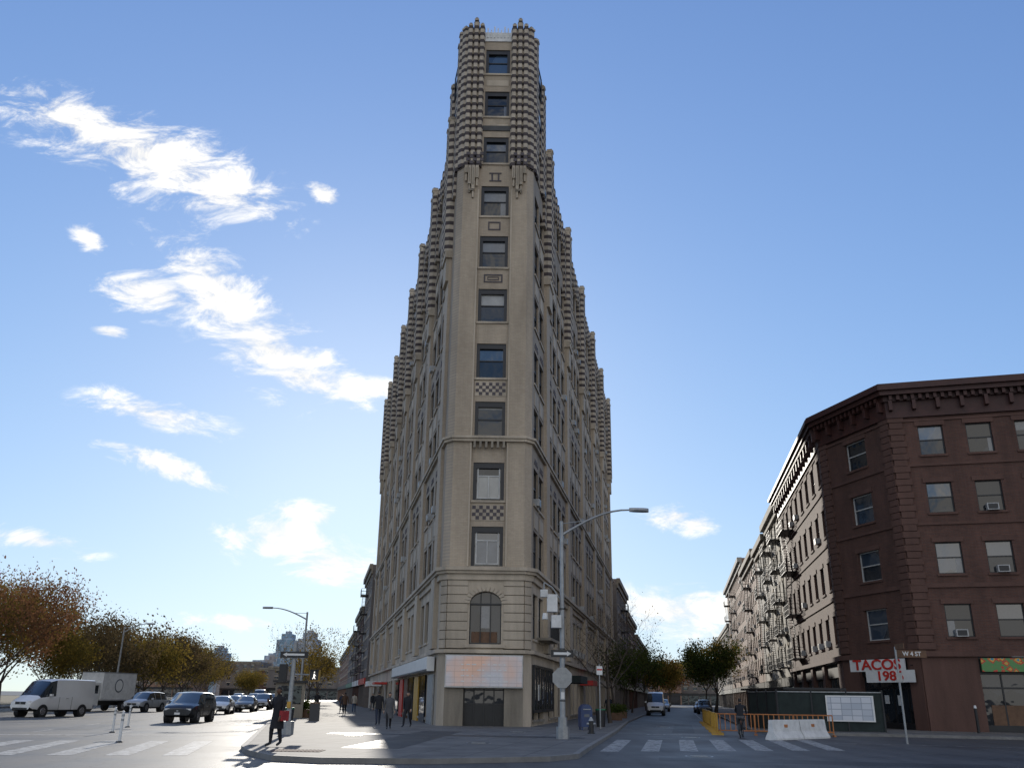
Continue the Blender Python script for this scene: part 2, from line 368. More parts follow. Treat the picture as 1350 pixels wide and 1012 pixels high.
side(C,D,69,False,rb,rw,1.6)
side(E,F,70,True,lb,lw,1.6)
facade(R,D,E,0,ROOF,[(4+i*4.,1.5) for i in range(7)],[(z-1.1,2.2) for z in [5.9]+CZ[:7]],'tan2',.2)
twr=(1.3+.185*4.6,57.05); twl=(-4-.205*4.6,57.05)
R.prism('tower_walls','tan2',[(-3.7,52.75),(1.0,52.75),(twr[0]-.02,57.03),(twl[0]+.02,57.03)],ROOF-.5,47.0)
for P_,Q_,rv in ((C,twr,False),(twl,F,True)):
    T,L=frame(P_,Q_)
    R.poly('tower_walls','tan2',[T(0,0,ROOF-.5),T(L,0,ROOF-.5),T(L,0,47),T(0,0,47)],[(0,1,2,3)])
    for z in CZ[8:]:
        window(R,T,L/2-.7,L/2+.7,z-1.05,z+1.05,-.05,base=0,sill=None)
    if not rv: turret(T,L-1.5,L+.05,3,.02,.2,36.5,45.8); turret(T,.02,1.3,2,.02,.16,36.3,47.7)
    else: turret(T,-.05,1.5,3,.02,.2,36.5,45.8); turret(T,L-1.3,L-.02,2,.02,.16,36.3,47.7)
R.prism('roof','roof',[tuple(p) for p in offset(POLY,-.1)],ROOF-1.0,ROOF-.6)
R.box('roof_bulkhead','tan2',-3,3,80,86,ROOF-.6,ROOF+2.5)
ring(R,'cornice_mouldings','stone',POLY,.0,.30,8.45,8.62); ring(R,'cornice_mouldings','stone',POLY,.0,.42,8.62,8.82); ring(R,'cornice_mouldings','stone',POLY,.0,.15,8.1,8.45)
ring(R,'cornice_mouldings','stone',POLY,.0,.18,16.5,16.68); ring(R,'cornice_mouldings','stone',POLY,.0,.28,16.68,16.83)
ring(R,'cornice_mouldings','stone',POLY,.0,.25,4.0,4.2)
for i in range(6): 
    a=wc-.9+i*.36; R.box('belt_brackets','stoned',a-.07,a+.07,0,.17,16.1,16.5,Tf)
st2=1.05
def course(T,a0,a1,z0,z1,hh=.5,o=.07):
    z=z0
    while z<z1-.05:
        R.box('rusticated_stone_courses','stone',a0,a1,-.3,o,z+.025,min(z+hh,z1)-.025,T); z+=hh
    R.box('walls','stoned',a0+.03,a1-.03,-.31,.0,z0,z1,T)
course(Tf,-.02,wc-st2,4.25,8.1); course(Tf,wc+st2,Lf+.02,4.25,8.1)
for P_,Q_ in ((B,C),(F,A)):
    T_,l_=frame(P_,Q_); course(T_,.04,l_-.04,4.25,8.1)
    R.box('base_piers','stone',0,l_,-.5,.03,0.,4.0,T_)
az0,az1=4.5,6.75; r_=.92
pts=[(wc-r_,az0),(wc+r_,az0)]+[(wc+r_*math.cos(t),az1+r_*math.sin(t)*.75) for t in [math.pi*i/14 for i in range(15)]]
R.poly('arched_window_glass','glass',[Tf(a,-.3,z) for a,z in pts],[tuple(range(len(pts)))])
R.box('arched_window_blinds','blindg',wc-.28,wc+.24,-.3,-.28,az0+.9,az1-.1,Tf); R.box('arched_window_blinds','wood',wc-.8,wc+.7,-.3,-.285,az0+.1,az0+.7,Tf)
arc=[(wc+r_*math.cos(math.pi*i/14),az1+r_*.75*math.sin(math.pi*i/14)) for i in range(15)]
for i in range(14):
    (x0,z0),(x1,z1)=arc[i],arc[i+1]
    R.poly('walls','stone',[Tf(x0,.02,z0),Tf(x0,.02,8.1),Tf(x1,.02,8.1),Tf(x1,.02,z1)],[(0,1,2,3)])
    R.poly('walls','stone',[Tf(x0,.02,z0),Tf(x1,.02,z1),Tf(x1,-.3,z1),Tf(x0,-.3,z0)],[(0,1,2,3)])
    t0=math.pi*i/14+.02; t1=math.pi*(i+1)/14-.02
    q=[(wc+k*math.cos(t),az1+k*.78*math.sin(t)) for k,t in ((r_,t0),(r_,t1),(r_+.32,t1),(r_+.32,t0))]
    R.poly('arch_voussoirs','stone',[Tf(a,b,z) for b in (.02,.12) for a,z in q],[(4,5,6,7),(0,1,5,4),(1,2,6,5),(2,3,7,6),(3,0,4,7)])
R.box('walls','stone',wc-st2,wc-r_,-.3,.02,4.2,az1,Tf); R.box('walls','stone',wc+r_,wc+st2,-.3,.02,4.2,az1,Tf); 
for sgn in (-1,1): 
    R.poly('walls','stone',[Tf(wc+sgn*r_,.02,az1),Tf(wc+sgn*st2,.02,az1),Tf(wc+sgn*st2,.02,8.1),Tf(wc+sgn*r_,.02,8.1)],[(0,1,2,3)])
R.box('walls','stone',wc-r_,wc+r_,-.3,.02,4.2,az0,Tf)
for u in (-.92,-.32,.26,.86): R.box('arched_window_frame','fr_dark',wc+u,wc+u+.06,-.3,-.2,az0,az1+(.0 if abs(u+.03)>.6 else .6),Tf)
R.box('arched_window_frame','fr_dark',wc-.9,wc+.9,-.3,-.19,az1-.06,az1+.04,Tf); R.box('arched_window_frame','fr_dark',wc-.9,wc+.9,-.3,-.19,az0,az0+.08,Tf)
R.box('window_sills','stone',wc-1.15,wc+1.15,0,.2,4.3,4.48,Tf)
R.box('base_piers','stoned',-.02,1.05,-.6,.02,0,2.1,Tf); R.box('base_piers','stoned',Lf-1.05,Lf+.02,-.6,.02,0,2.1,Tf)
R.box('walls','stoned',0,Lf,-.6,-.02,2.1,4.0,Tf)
R.box('billboard_frame','fr_lt',.0,Lf,.02,.3,2.15,3.9,Tf)
m,nt,b=newmat('led_screen'); L=nt.links.new; tc=N(nt,'ShaderNodeTexCoord')
mp=N(nt,'ShaderNodeMapping'); mp.inputs['Rotation'].default_value=(math.radians(90),0,0); L(tc.outputs['Object'],mp.inputs[0])
br=N(nt,'ShaderNodeTexBrick'); L(mp.outputs[0],br.inputs['Vector'])
br.inputs['Scale'].default_value=1; br.inputs['Brick Width'].default_value=.5; br.inputs['Row Height'].default_value=.3; br.inputs['Mortar Size'].default_value=.012; br.offset=0
br.inputs['Color1'].default_value=(1,1,1,1); br.inputs['Color2'].default_value=(.93,.93,.93,1); br.inputs['Mortar'].default_value=(.7,.7,.7,1)
n=N(nt,'ShaderNodeTexNoise'); n.inputs['Scale'].default_value=.7; L(tc.outputs['Object'],n.inputs['Vector']); cr=N(nt,'ShaderNodeValToRGB'); L(n.outputs[0],cr.inputs[0])
cr.color_ramp.elements[0].position=.35; cr.color_ramp.elements[0].color=(.58,.38,.29,1); cr.color_ramp.elements[1].position=.65; cr.color_ramp.elements[1].color=(.44,.44,.47,1)
mx=N(nt,'ShaderNodeMix',data_type='RGBA',blend_type='MULTIPLY'); mx.inputs[0].default_value=1; L(cr.outputs[0],mx.inputs[6]); L(br.outputs[0],mx.inputs[7])
L(mx.outputs[2],b.inputs['Base Color']); b.inputs['Roughness'].default_value=.4
L(mx.outputs[2],b.inputs['Emission Color']); b.inputs['Emission Strength'].default_value=.2; M['led']=m
R.box('billboard_screen','led',.06,Lf-.06,.3,.32,2.22,3.83,Tf)
for i in range(4):
    for k in range(9): 
        if random.random()<.75: R.box('billboard_lettering','sign_w',.9+k*.3,.9+k*.3+random.uniform(.1,.26),.32,.323,3.35-i*.3,3.41-i*.3,Tf)
R.box('entrance_doors','glass',1.05,Lf-1.05,-.62,-.5,0,2.1,Tf)
for u in (1.05,1.6,2.17,2.74,Lf-1.12): R.box('entrance_frames','fr_dark',u,u+.07,-.5,-.42,0,2.1,Tf)
for z in (0.05,1.25,2.0): R.box('entrance_frames','fr_dark',1.12,Lf-1.12,-.5,-.43,z,z+.08,Tf)
R.box('entrance_panels','black',1.12,Lf-1.12,-.5,-.47,.13,1.24,Tf)
T,L_=frame(C,D)
R.box('restaurant_window','glass',.5,8.5,.02,.12,1.0,3.3,T)
for i in range(9): R.box('restaurant_window_frames','fr_dark',.45+i,.53+i,.02,.17,.9,3.4,T)
R.box('restaurant_window_frames','fr_dark',.45,8.53,.02,.165,3.3,3.45,T); R.box('restaurant_window_frames','fr_dark',.45,8.53,.02,.164,.85,1.0,T)
R.box('restaurant_menu_boards','sign_w',2.1,2.7,.12,.135,1.5,2.4,T); R.box('restaurant_menu_boards','blindg',4.2,4.8,.12,.135,1.6,2.6,T)
R.box('balcony_floor','stoned',2.,6.,.02,.9,4.9,5.05,T)
for i in range(17): R.box('balcony_rail','iron',2.+i*.248,2.03+i*.248,.86,.89,5.05,5.95,T)
R.box('balcony_rail','iron',2.,6.,.85,.9,5.95,6.,T)
R.box('side_awnings','mesh',14,19,.1,1.4,2.7,3.2,T); R.box('side_awnings','red',26,30,.1,1.2,2.7,3.1,T)
T,L_=frame(E,F)
R.box('storefront_fascia','sign_w',L_-27,L_-1.0,.1,.55,3.05,3.85,T)
R.box('storefront_fascia_trim','iron',L_-27,L_-1.0,.55,.57,3.05,3.15,T)
for i,(t,mm) in enumerate([(2.5,'steel'),(6.5,'glass'),(10.5,'yellow'),(14,'glass'),(18,'wood'),(22,'red'),(26,'glass')]):
    R.box('storefront_panels',mm,L_-t-1.5,L_-t+1.2,.03,.12,.1,2.9,T)
R.box('storefront_awnings','red',L_-42,L_-38,.1,1.3,2.7,2.9,T); R.box('storefront_awnings','white',L_-52,L_-46,.1,1.5,2.6,3.1,T)
R.box('storefront_awnings','orange',L_-60,L_-56,.1,1.2,2.6,3.0,T)
R.done()

# ------------------------------------------------------------------ right corner brown building
R=Root('brown_brick_corner_building')
P2=(22.8,62.);P1=(24.9,55.);P0=(46.,49.0);PB=(27.6,88.6)
BP=[P2,P1,P0,(49.,80.),(49.,88.6),PB]
BLIND=.25
zr=[17.72,13.95,10.15,6.4][::-1]; rows=[(z-.97,1.94) for z in zr]
T1,L1=facade(R,P1,P0,4.6,20.4,[(2.45+i*2.85,1.5) for i in range(7)],rows,'brown',.24,'fr_dark',ac=.2,sill='brownst',lintel='brownst')
T2,L2=facade(R,P2,P1,4.6,20.4,[(3.75,2.1)],rows,'brown',.24,'fr_lt',ac=.2,sill='brownst',lintel='brownst')
T3,L3=facade(R,PB,P2,4.6,20.4,[(2.2+i*3.3,1.45) for i in range(8)],rows,'brown',.22,'fr_dark',ac=.25,sill='brownst',lintel='brownst')
BLIND=.35
facade(R,(49,88.6),PB,0,20.4,[],[],'brown')
ring(R,'string_courses','brownst',BP,0,.1,8.35,8.6); ring(R,'string_courses','brownst',BP,0,.09,12.2,12.35); ring(R,'string_courses','brownst',BP,0,.09,16.0,16.15); ring(R,'string_courses','brownst',BP,0,.08,19.0,19.15)
ring(R,'cornice','cornred',BP,0,.18,19.3,20.4); ring(R,'cornice','cornred',BP,0,.75,20.75,21.05); ring(R,'cornice','cornred',BP,0,.95,21.05,21.35);ring(R,'cornice','cornred',BP,0,.35,20.4,20.75); ring(R,'cornice','cornred',BP,-.4,.85,21.35,21.5)
for T_,l_ in ((T1,L1),(T2,L2),(T3,L3)):
    n=int(l_/.45)
    for i in range(n): a=.25+i*.45; R.box('cornice_dentils','cornred',a-.1,a+.1,.18,.6,20.42,20.745,T_)
    n=max(2,int(l_/1.45))
    for i in range(n+1):
        a=.2+(l_-.4)*i/n; R.box('cornice_brackets','cornred',a-.11,a+.11,.18,.55,19.75,20.41,T_)
def quoin(T,a0,a1):
    z=4.7;k=0
    while z<19.2:
        d=.0 if k%2 else .12
        R.box('quoins','brownst',a0-d,a1+d,0,.12,z+.02,z+.4,T); z+=.42;k+=1
quoin(T1,.02,.8); quoin(T2,L2-.75,L2-.02); quoin(T2,.05,.7); quoin(T3,L3-.7,L3-.05); quoin(T1,11.2,11.9)
ring(R,'shop_cornice','brownst',BP,0,.3,4.3,4.6)
def gf(T,a0,a1,m): R.box('ground_floor_piers',m,a0,a1,-.4,.1,0,4.3,T)
for (T_,segs) in ((T1,[(0,3.1),(6.6,7.2),(11,11.7),(16,17)]),(T2,[(0,1.6),(6.2,L2)]),(T3,[(0,1),(6,7),(12,13),(18,19),(25,L3)])):
    for a0,a1 in segs: gf(T_,a0,a1,'brownst')
for T_,l_ in ((T1,L1),(T2,L2),(T3,L3)):
    R.box('shop_windows','glass',0.02,l_-.02,-.38,-.3,0,3.3,T_); R.box('shop_fascia','black',.02,l_-.02,-.38,-.1,3.3,4.3,T_)
    n=int(l_/1.3)
    for i in range(n): R.box('shop_window_frames','fr_dark',i*1.3+.3,i*1.3+.38,-.3,-.22,0,3.3,T_)
    R.box('shop_window_frames','fr_dark',.02,l_-.02,-.3,-.21,0,.5,T_); R.box('shop_window_frames','fr_dark',.02,l_-.02,-.3,-.215,2.5,2.6,T_)
R.box('shop_posters','sign_w',3.4,3.8,-.22,-.2,1.6,2.1,T2); R.box('shop_posters','sign_w',4.6,4.9,-.22,-.2,1.5,2.1,T2); R.box('shop_posters','orange',2.4,2.7,-.22,-.2,1.5,2.0,T2)
R.box('shop_interior_panels','wood',3.5,5.4,-.3,-.24,.5,1.6,T1); R.box('shop_interior_panels','blindg',5.6,6.4,-.3,-.24,.5,2.2,T1)
m,nt,b=newmat('patterned_awning'); L=nt.links.new; tc=N(nt,'ShaderNodeTexCoord'); ck=N(nt,'ShaderNodeTexVoronoi'); ck.inputs['Scale'].default_value=2.2; ck.distance='MANHATTAN'
L(tc.outputs['Object'],ck.inputs['Vector']); cr=N(nt,'ShaderNodeValToRGB'); cr.color_ramp.interpolation='CONSTANT'; L(ck.outputs['Distance'],cr.inputs[0])
for i,(p,c) in enumerate([(0,(.05,.25,.35)),(.3,(.6,.36,.05)),(.5,(.5,.05,.03)),(.68,(.1,.25,.08))]):
    e=cr.color_ramp.elements[i] if i<2 else cr.color_ramp.elements.new(p); e.position=p; e.color=(*c,1)
L(cr.outputs[0],b.inputs['Base Color']); M['awn']=m
R.box('patterned_shop_sign','awn',3.2,10.9,.1,.32,3.45,4.2,T1)
fire_escape(R,T3,4.6,8.6,[z-1.2 for z in zr],1.0)
R.prism('roof','roof',[tuple(p) for p in offset(BP,-.2)],20.3,20.6)
R.done()
def text_mesh(name,body,size,m,ext=.02):
    cu=bpy.data.curves.new(name,'FONT'); cu.body=body; cu.size=size; cu.extrude=ext; cu.align_x='CENTER'; cu.align_y='CENTER'; cu.offset=size*.02
    o=bpy.data.objects.new(name,cu); COL.objects.link(o); dg=bpy.context.evaluated_depsgraph_get()
    me=bpy.data.meshes.new_from_object(o.evaluated_get(dg)); bpy.data.objects.remove(o); me.materials.clear(); me.materials.append(m)
    o=bpy.data.objects.new(name,me); COL.objects.link(o); return o
R=Root('taco_shop_sign')
d=(Vector(P1)-Vector(P2)).normalized(); nrm=Vector((d.y,-d.x)); c=Vector(P2)+d*4.7+nrm*.75
ang=math.atan2(d.y,d.x)+.2
R.e.location=(c.x,c.y,3.5); R.e.rotation_euler=(0,0,ang)
R.box('sign_board','sign_w',-2.5,1.7,-.02,.04,.0,.72); R.box('sign_board','sign_w',-1.3,2.3,-.03,.03,-.66,.05)
for x in (-2,0,2): R.box('sign_brackets','iron',x,x+.05,.04,.5,.3,.35)
R.done()
for bd,x,z,s in (('TACOS',-.4,.37,.86),('1986',.5,-.30,.78)):
    t=text_mesh('sign_letters',bd,s,M['red']); t.parent=R.e; t.location=(x,-.05,z); t.rotation_euler=(math.radians(90),0,0); t.scale=(1.3,1,1)

# ------------------------------------------------------------------ generic row buildings
def rowbuilding(name,P,Q,depth,h,wall,floors,colsp=2.7,win=1.2,cornice='stoned',fe=None,ac=.1,sill='stone',trim=.5,shop='black'):
    R=Root(name); P=Vector(P);Q=Vector(Q); d=(Q-P).normalized(); n=Vector((d.y,-d.x))
    poly=[tuple(P),tuple(Q),tuple(Q-n*depth),tuple(P-n*depth)]
    Ln=(Q-P).length; nc=max(1,int((Ln-.8)/colsp)); off=(Ln-(nc-1)*colsp)/2
    fh=(h-4.2-1.2)/floors; rows=[(4.2+.9+i*fh,min(2.0,fh-1.3)) for i in range(floors)]
    T,L=facade(R,P,Q,4.0,h-1,[(off+i*colsp,win) for i in range(nc)],rows,wall,.2,ac=ac,sill=sill,lintel=sill)
    R.box('shopfront','glass',.3,Ln-.3,-.3,-.1,.0,3.2,T); R.box('shop_fascia',shop,.1,Ln-.1,-.3,.25,3.1,3.9,T)
    k=max(2,int(Ln/4))
    for i in range(k+1): a=.05+(Ln-.5)*i/k; R.box('shop_piers',wall,a,a+.4,-.3,.08,0,4.0,T)
    nd=max(1,int(depth/4.5)); dc=[(depth*(i+.5)/nd,1.1) for i in range(nd)]
    facade(R,Q,poly[2],0,h-1,dc,rows,wall,.2,sill=sill); facade(R,poly[3],P,0,h-1,dc,rows,wall,.2,sill=sill); facade(R,poly[2],poly[3],0,h-1,[],[],wall)
    ring(R,'parapet',wall,poly,-.3,.04,h-1,h-.1)
    R.box('cornice',cornice,-.0,Ln,.04,trim,h-.7,h,T); R.box('cornice',cornice,-.0,Ln,.04,trim*.5,h-1.3,h-.7,T)
    R.prism('roof','roof',[tuple(p) for p in offset(poly,-.3)],h-1.1,h-.9)
    if fe:
        for a in fe: fire_escape(R,T,a,a+3.6,[r[0]-.3 for r in rows],1.05)
    R.done()
def rl(x0,y0,k,y): return (x0+k*(y-y0),y)
Rr=lambda y: rl(27.7,88.7,.185,y)
rowbuilding('cream_tenement',Rr(103.5),Rr(88.75),16,21.2,'cream',5,3.3,1.25,'cream',fe=[1.2,9.6],ac=.3,trim=.7)
rowbuilding('cream_tenement',Rr(118),Rr(103.6),16,20.4,'cream',5,2.9,1.25,'stoned',fe=[5.0],ac=.3,trim=.7)
rowbuilding('orange_brick_tenement',Rr(142),Rr(118.2),16,21.0,'brick2',5,3.1,1.25,'stoned',fe=[8.0],ac=.2,trim=.8)
rowbuilding('brick_apartment_house',Rr(190),Rr(142.2),18,23.5,'brick2',6,3.2,1.3,'cream',fe=[4.,22.],ac=.2,trim=.8)
rowbuilding('grey_row_building',Rr(260),Rr(190.5),18,17,'brick3',4,3.2,1.3,'stoned',ac=.2)
Lr=lambda y: rl(14.8,123.,.185,y)
rowbuilding('brown_row_building',Lr(123.5),Lr(146),14,17.5,'brick3',4,3.0,1.2,'stoned',fe=[8.])
rowbuilding('brick_row_building',Lr(146.3),Lr(175),14,15,'brown',4,3.0,1.2,'stoned')
rowbuilding('brick_row_building',Lr(175.3),Lr(240),14,13.5,'brick3',3,3.0,1.2,'stoned')
Al=lambda y: rl(-18.9,123.,-.205,y)
rowbuilding('brick_row_building',Al(142),Al(123.5),13,19,'brick3',5,3.0,1.2,'stoned',fe=[6.],shop='red')
rowbuilding('brown_row_building',Al(168),Al(142.3),13,15,'brown',4,3.0,1.2,'stoned',shop='white',fe=[10.])
rowbuilding('grey_row_building',Al(205),Al(168.3),13,13,'brick3',3,3.0,1.2,'stoned',shop='green')
rowbuilding('brick_row_building',Al(290),Al(205.3),13,12,'brick2',3,3.0,1.2,'stoned')
def block(name,x0,x1,y,d,h,mw,fl):
    rowbuilding(name,(x0,y),(x1,y),d,h,mw,fl,3.5,1.4,'stoned')
block('distant_brick_block',-186,-160,440,20,13,'brick3',3); block('distant_brick_block',-158,-136,400,20,12,'brick2',3); block('distant_brick_block',-134,-116,430,20,16,'brick3',4); block('distant_brick_block',-114,-96,420,20,13,'brown',3)
block('distant_brick_block',48,62,330,16,13,'brick2',3); block('distant_brick_block',63,84,345,16,15,'brick3',4); block('distant_brick_block',-94,-66,360,16,12,'brick3',3)

# ------------------------------------------------------------------ distant skyline
M['sky1']=brickmat('skyline_cladding',(.34,.38,.43),(.26,.31,.36),(.42,.45,.5),bw=3.,bh=3.2,ms=.5,var=.1,bump=0)  # skyline materials mixed paler, distance haze put into their colours
M['sky2']=brickmat('skyline_brick',(.34,.29,.27),(.27,.23,.22),(.38,.34,.32),bw=3.,bh=3.2,ms=.6,var=.1,bump=0)
M['sky3']=brickmat('skyline_glass',(.2,.30,.40),(.25,.36,.45),(.36,.45,.52),bw=4.,bh=3.4,ms=.35,var=.1,bump=0)
def hi(x,y,w,d,h,m):
    R=Root('distant_highrise'); R.box('tower',m,x-w/2,x+w/2,y,y+d,0,h)
    R.box('tower_setback',m,x-w*.32,x+w*.32,y+d*.2,y+d*.8,h,h*1.06+1.5); R.box('plant_room','sky1',x-w*.15,x+w*.15,y+d*.35,y+d*.6,h*1.06+1.5,h*1.06+3)
    for i in range(int(w//4)): R.box('tower_fins','sky1',x-w/2+.6+i*4,x-w/2+1.4+i*4,y-.5,y,2,h-1)
    R.done()
for a in [(-191,600,10,14,27,'sky3'),(-178,640,14,14,20,'sky1'),(-172,560,12,14,15,'sky2'),(-160,600,16,14,18,'sky2'),(-152,580,11,14,22,'sky1'),(-123,500,9,16,30,'sky3'),(-112,505,10,16,31,'sky1'),(-134,520,8,16,20,'sky2'),(-143,560,14,16,17,'sky1'),(-98,480,10,14,17,'sky2'),(-205,620,14,12,15,'sky2'),(-90,450,8,10,14,'sky2')]: hi(*a)

# ------------------------------------------------------------------ ground
R=Root('ground')
def asphalt(name,base,light):
    m,nt,b=newmat(name); L=nt.links.new; tc=N(nt,'ShaderNodeTexCoord')
    n=N(nt,'ShaderNodeTexNoise'); n.inputs['Scale'].default_value=.22; n.inputs['Detail'].default_value=8; n.inputs['Roughness'].default_value=.7; L(tc.outputs['Object'],n.inputs['Vector'])
    mp=N(nt,'ShaderNodeMapping'); mp.inputs['Rotation'].default_value=(0,0,.2); mp.inputs['Scale'].default_value=(1.1,.07,1); L(tc.outputs['Object'],mp.inputs[0])
    n3=N(nt,'ShaderNodeTexNoise'); n3.inputs['Scale'].default_value=1.; n3.inputs['Detail'].default_value=3; L(mp.outputs[0],n3.inputs['Vector'])
    v=N(nt,'ShaderNodeTexVoronoi'); v.feature='DISTANCE_TO_EDGE'; v.inputs['Scale'].default_value=.23; 
    nn=N(nt,'ShaderNodeTexNoise'); nn.inputs['Scale'].default_value=.9; nn.inputs['Detail'].default_value=4; L(tc.outputs['Object'],nn.inputs['Vector'])
    mxv=N(nt,'ShaderNodeVectorMath',operation='MULTIPLY_ADD'); mxv.inputs[1].default_value=(1.6,1.6,0); L(nn.outputs['Color'],mxv.inputs[0]); L(tc.outputs['Object'],mxv.inputs[2]); L(mxv.outputs[0],v.inputs['Vector'])
    ck=N(nt,'ShaderNodeMapRange'); ck.inputs[1].default_value=.0; ck.inputs[2].default_value=.012; ck.inputs[3].default_value=.5; ck.inputs[4].default_value=1; L(v.outputs['Distance'],ck.inputs[0])
    a=N(nt,'ShaderNodeMath',operation='ADD'); L(n.outputs[0],a.inputs[0]); L(n3.outputs[0],a.inputs[1])
    cr=N(nt,'ShaderNodeMapRange'); cr.inputs[1].default_value=.75; cr.inputs[2].default_value=1.25; cr.inputs[3].default_value=base; cr.inputs[4].default_value=light; L(a.outputs[0],cr.inputs[0])
    f=N(nt,'ShaderNodeTexNoise'); f.inputs['Scale'].default_value=35; f.inputs['Detail'].default_value=2; L(tc.outputs['Object'],f.inputs['Vector'])
    fm=N(nt,'ShaderNodeMapRange'); fm.inputs[3].default_value=.75; fm.inputs[4].default_value=1.25; L(f.outputs[0],fm.inputs[0])
    m1=N(nt,'ShaderNodeMath',operation='MULTIPLY'); L(cr.outputs[0],m1.inputs[0]); L(ck.outputs[0],m1.inputs[1])
    m2=N(nt,'ShaderNodeMath',operation='MULTIPLY'); L(m1.outputs[0],m2.inputs[0]); L(fm.outputs[0],m2.inputs[1])
    vm=N(nt,'ShaderNodeVectorMath',operation='SCALE'); vm.inputs[0].default_value=(1,.98,.95); L(m2.outputs[0],vm.inputs['Scale']); L(vm.outputs[0],b.inputs['Base Color'])
    rr=N(nt,'ShaderNodeMapRange'); rr.inputs[1].default_value=.3; rr.inputs[2].default_value=.7; rr.inputs[3].default_value=.45; rr.inputs[4].default_value=.75; L(n.outputs[0],rr.inputs[0]); L(rr.outputs[0],b.inputs['Roughness'])
    bp=N(nt,'ShaderNodeBump'); bp.inputs['Strength'].default_value=.35; bp.inputs['Distance'].default_value=.01; L(f.outputs[0],bp.inputs['Height']); L(bp.outputs[0],b.inputs['Normal'])
    return m
M['asph']=asphalt('asphalt',.045,.09); M['earth']=mat('leaf_litter_ground',(.13,.10,.045),.95,.4,.5)
M['patch']=asphalt('asphalt_patch',.028,.045)
R.poly('asphalt_sheet','asph',[(-1500,-400,0),(1500,-400,0),(1500,2500,0),(-1500,2500,0)],[(0,1,2,3)]); R.done()
def paving(name,c,bw=1.5):
    m=brickmat(name,c,tuple(x*.82 for x in c),tuple(x*.45 for x in c),bw=bw,bh=bw,ms=.025,var=.45,bump=.2,vscale=.8)
    nt=m.node_tree; tc=[n for n in nt.nodes if n.type=='TEX_COORD'][0]; br=[n for n in nt.nodes if n.type=='TEX_BRICK'][0]; br.offset=0
    mp=N(nt,'ShaderNodeMapping'); mp.inputs['Rotation'].default_value=(0,0,.19); nt.links.new(tc.outputs['Object'],mp.inputs[0]); nt.links.new(mp.outputs[0],br.inputs['Vector'])
    return m
M['pave']=paving('sidewalk_concrete',(.155,.148,.137)); M['curb']=mat('granite_curb',(.19,.185,.175),.8,.3,1.5,.2,20)
def sidewalk(name,poly,m='pave',h=.13):
    R=Root(name); ins=[tuple(p) for p in offset(poly,-.18)]
    R.prism('paving',m,ins,-.05,h); ring(R,'curb','curb',poly,-.18,0,-.05,h+.006); R.done()
PL=[(-6.9,26.2),(-6.2,25.0),(-4.8,24.4),(-2,24.6),(1.2,26.2),(2.1,27.6),(2.7,31.3),(5.6,48),(9.1,69.9),(14.7,99.7),(38,223),(-46.5,223),(-24,107.8),(-17.5,71),(-12.4,47.5),(-8.3,29.5),(-7.6,27.5)]
sidewalk('plaza_sidewalk',PL)
sidewalk('corner_sidewalk',[(14.3,51.3),(15.2,49.8),(16.5,49.3),(45,41.2),(90,28.5),(90,60),(90,300),(60,300),(14,54)])
sidewalk('park_sidewalk',[(-160,20),(-40,20),(-38,40),(-43,60),(-62,150),(-96,320),(-300,320),(-300,20)])
R=Root('park_ground'); R.poly('soil','earth',[(-160,25,.14),(-44,25,.14),(-42,40,.14),(-47,60,.14),(-66,150,.14),(-99,315,.14),(-290,315,.14),(-290,25,.14)],[tuple(range(8))]); R.done()
def wornpaint():
    m,nt,b=newmat('worn_crosswalk_paint'); L=nt.links.new; tc=N(nt,'ShaderNodeTexCoord'); n=N(nt,'ShaderNodeTexNoise'); n.inputs['Scale'].default_value=3.5; n.inputs['Detail'].default_value=8; n.inputs['Roughness'].default_value=.75; L(tc.outputs['Object'],n.inputs['Vector'])
    cr=N(nt,'ShaderNodeValToRGB'); cr.color_ramp.elements[0].position=.42; cr.color_ramp.elements[0].color=(.09,.088,.085,1); cr.color_ramp.elements[1].position=.6; cr.color_ramp.elements[1].color=(.46,.46,.44,1); L(n.outputs[0],cr.inputs[0]); L(cr.outputs[0],b.inputs['Base Color']); b.inputs['Roughness'].default_value=.65; return m
M['xpaint']=wornpaint()
def strip(R,name,m,a,b,w,z=.004):
    a=Vector(a);b=Vector(b);d=(b-a).normalized();n=Vector((d.y,-d.x))*w/2
    R.poly(name,m,[(a.x+n.x,a.y+n.y,z),(b.x+n.x,b.y+n.y,z),(b.x-n.x,b.y-n.y,z),(a.x-n.x,a.y-n.y,z)],[(0,1,2,3)])
R=Root('crosswalk_markings')
for i in range(7):
    x=3.4+i*1.42; y=31.4+i*.45; strip(R,'stripes','xpaint',(x,y),(x+.18*9,y+9.),.62)
R.done()
R=Root('crosswalk_markings')
for i in range(7):
    x=-9.3-i*1.5; y=26.5-i*.25; strip(R,'stripes','xpaint',(x,y),(x-.2*9,y+8.),.65)
R.done()
R=Root('lane_markings')
for k,x0 in enumerate((-16.5,-20.2,-24,-28)):
    for j in range(16):
        y=40+j*9; x=x0-.2*(y-40); strip(R,'dashes','xpaint',(x,y),(x-.2*3,y+3),.13)
strip(R,'edge_line','xpaint',(-13.2,45),(-30,130),.12)
strip(R,'stop_line','xpaint',(7.0,47.),(10.6,47.6),.5); strip(R,'edge_line','xpaint',(14,40.2),(40,32.5),.16); strip(R,'edge_line','xpaint',(11.2,50),(24.5,122),.1)
strip(R,'stop_line','xpaint',(-12.6,39.),(-27,36.),.5)
R.done()
R=Root('asphalt_patch')
strip(R,'patch','patch',(4.5,28),(14,26.5),1.6,.0035); strip(R,'patch','patch',(9.4,50),(12.4,66),1.2,.0035); strip(R,'patch','patch',(-20,43),(-24,60),1.5,.0035); strip(R,'patch','patch',(-4.2,29),(-3.0,44),1.8,.1335); strip(R,'patch','patch',(-7.5,40),(3.2,38.6),1.2,.1338); R.done()
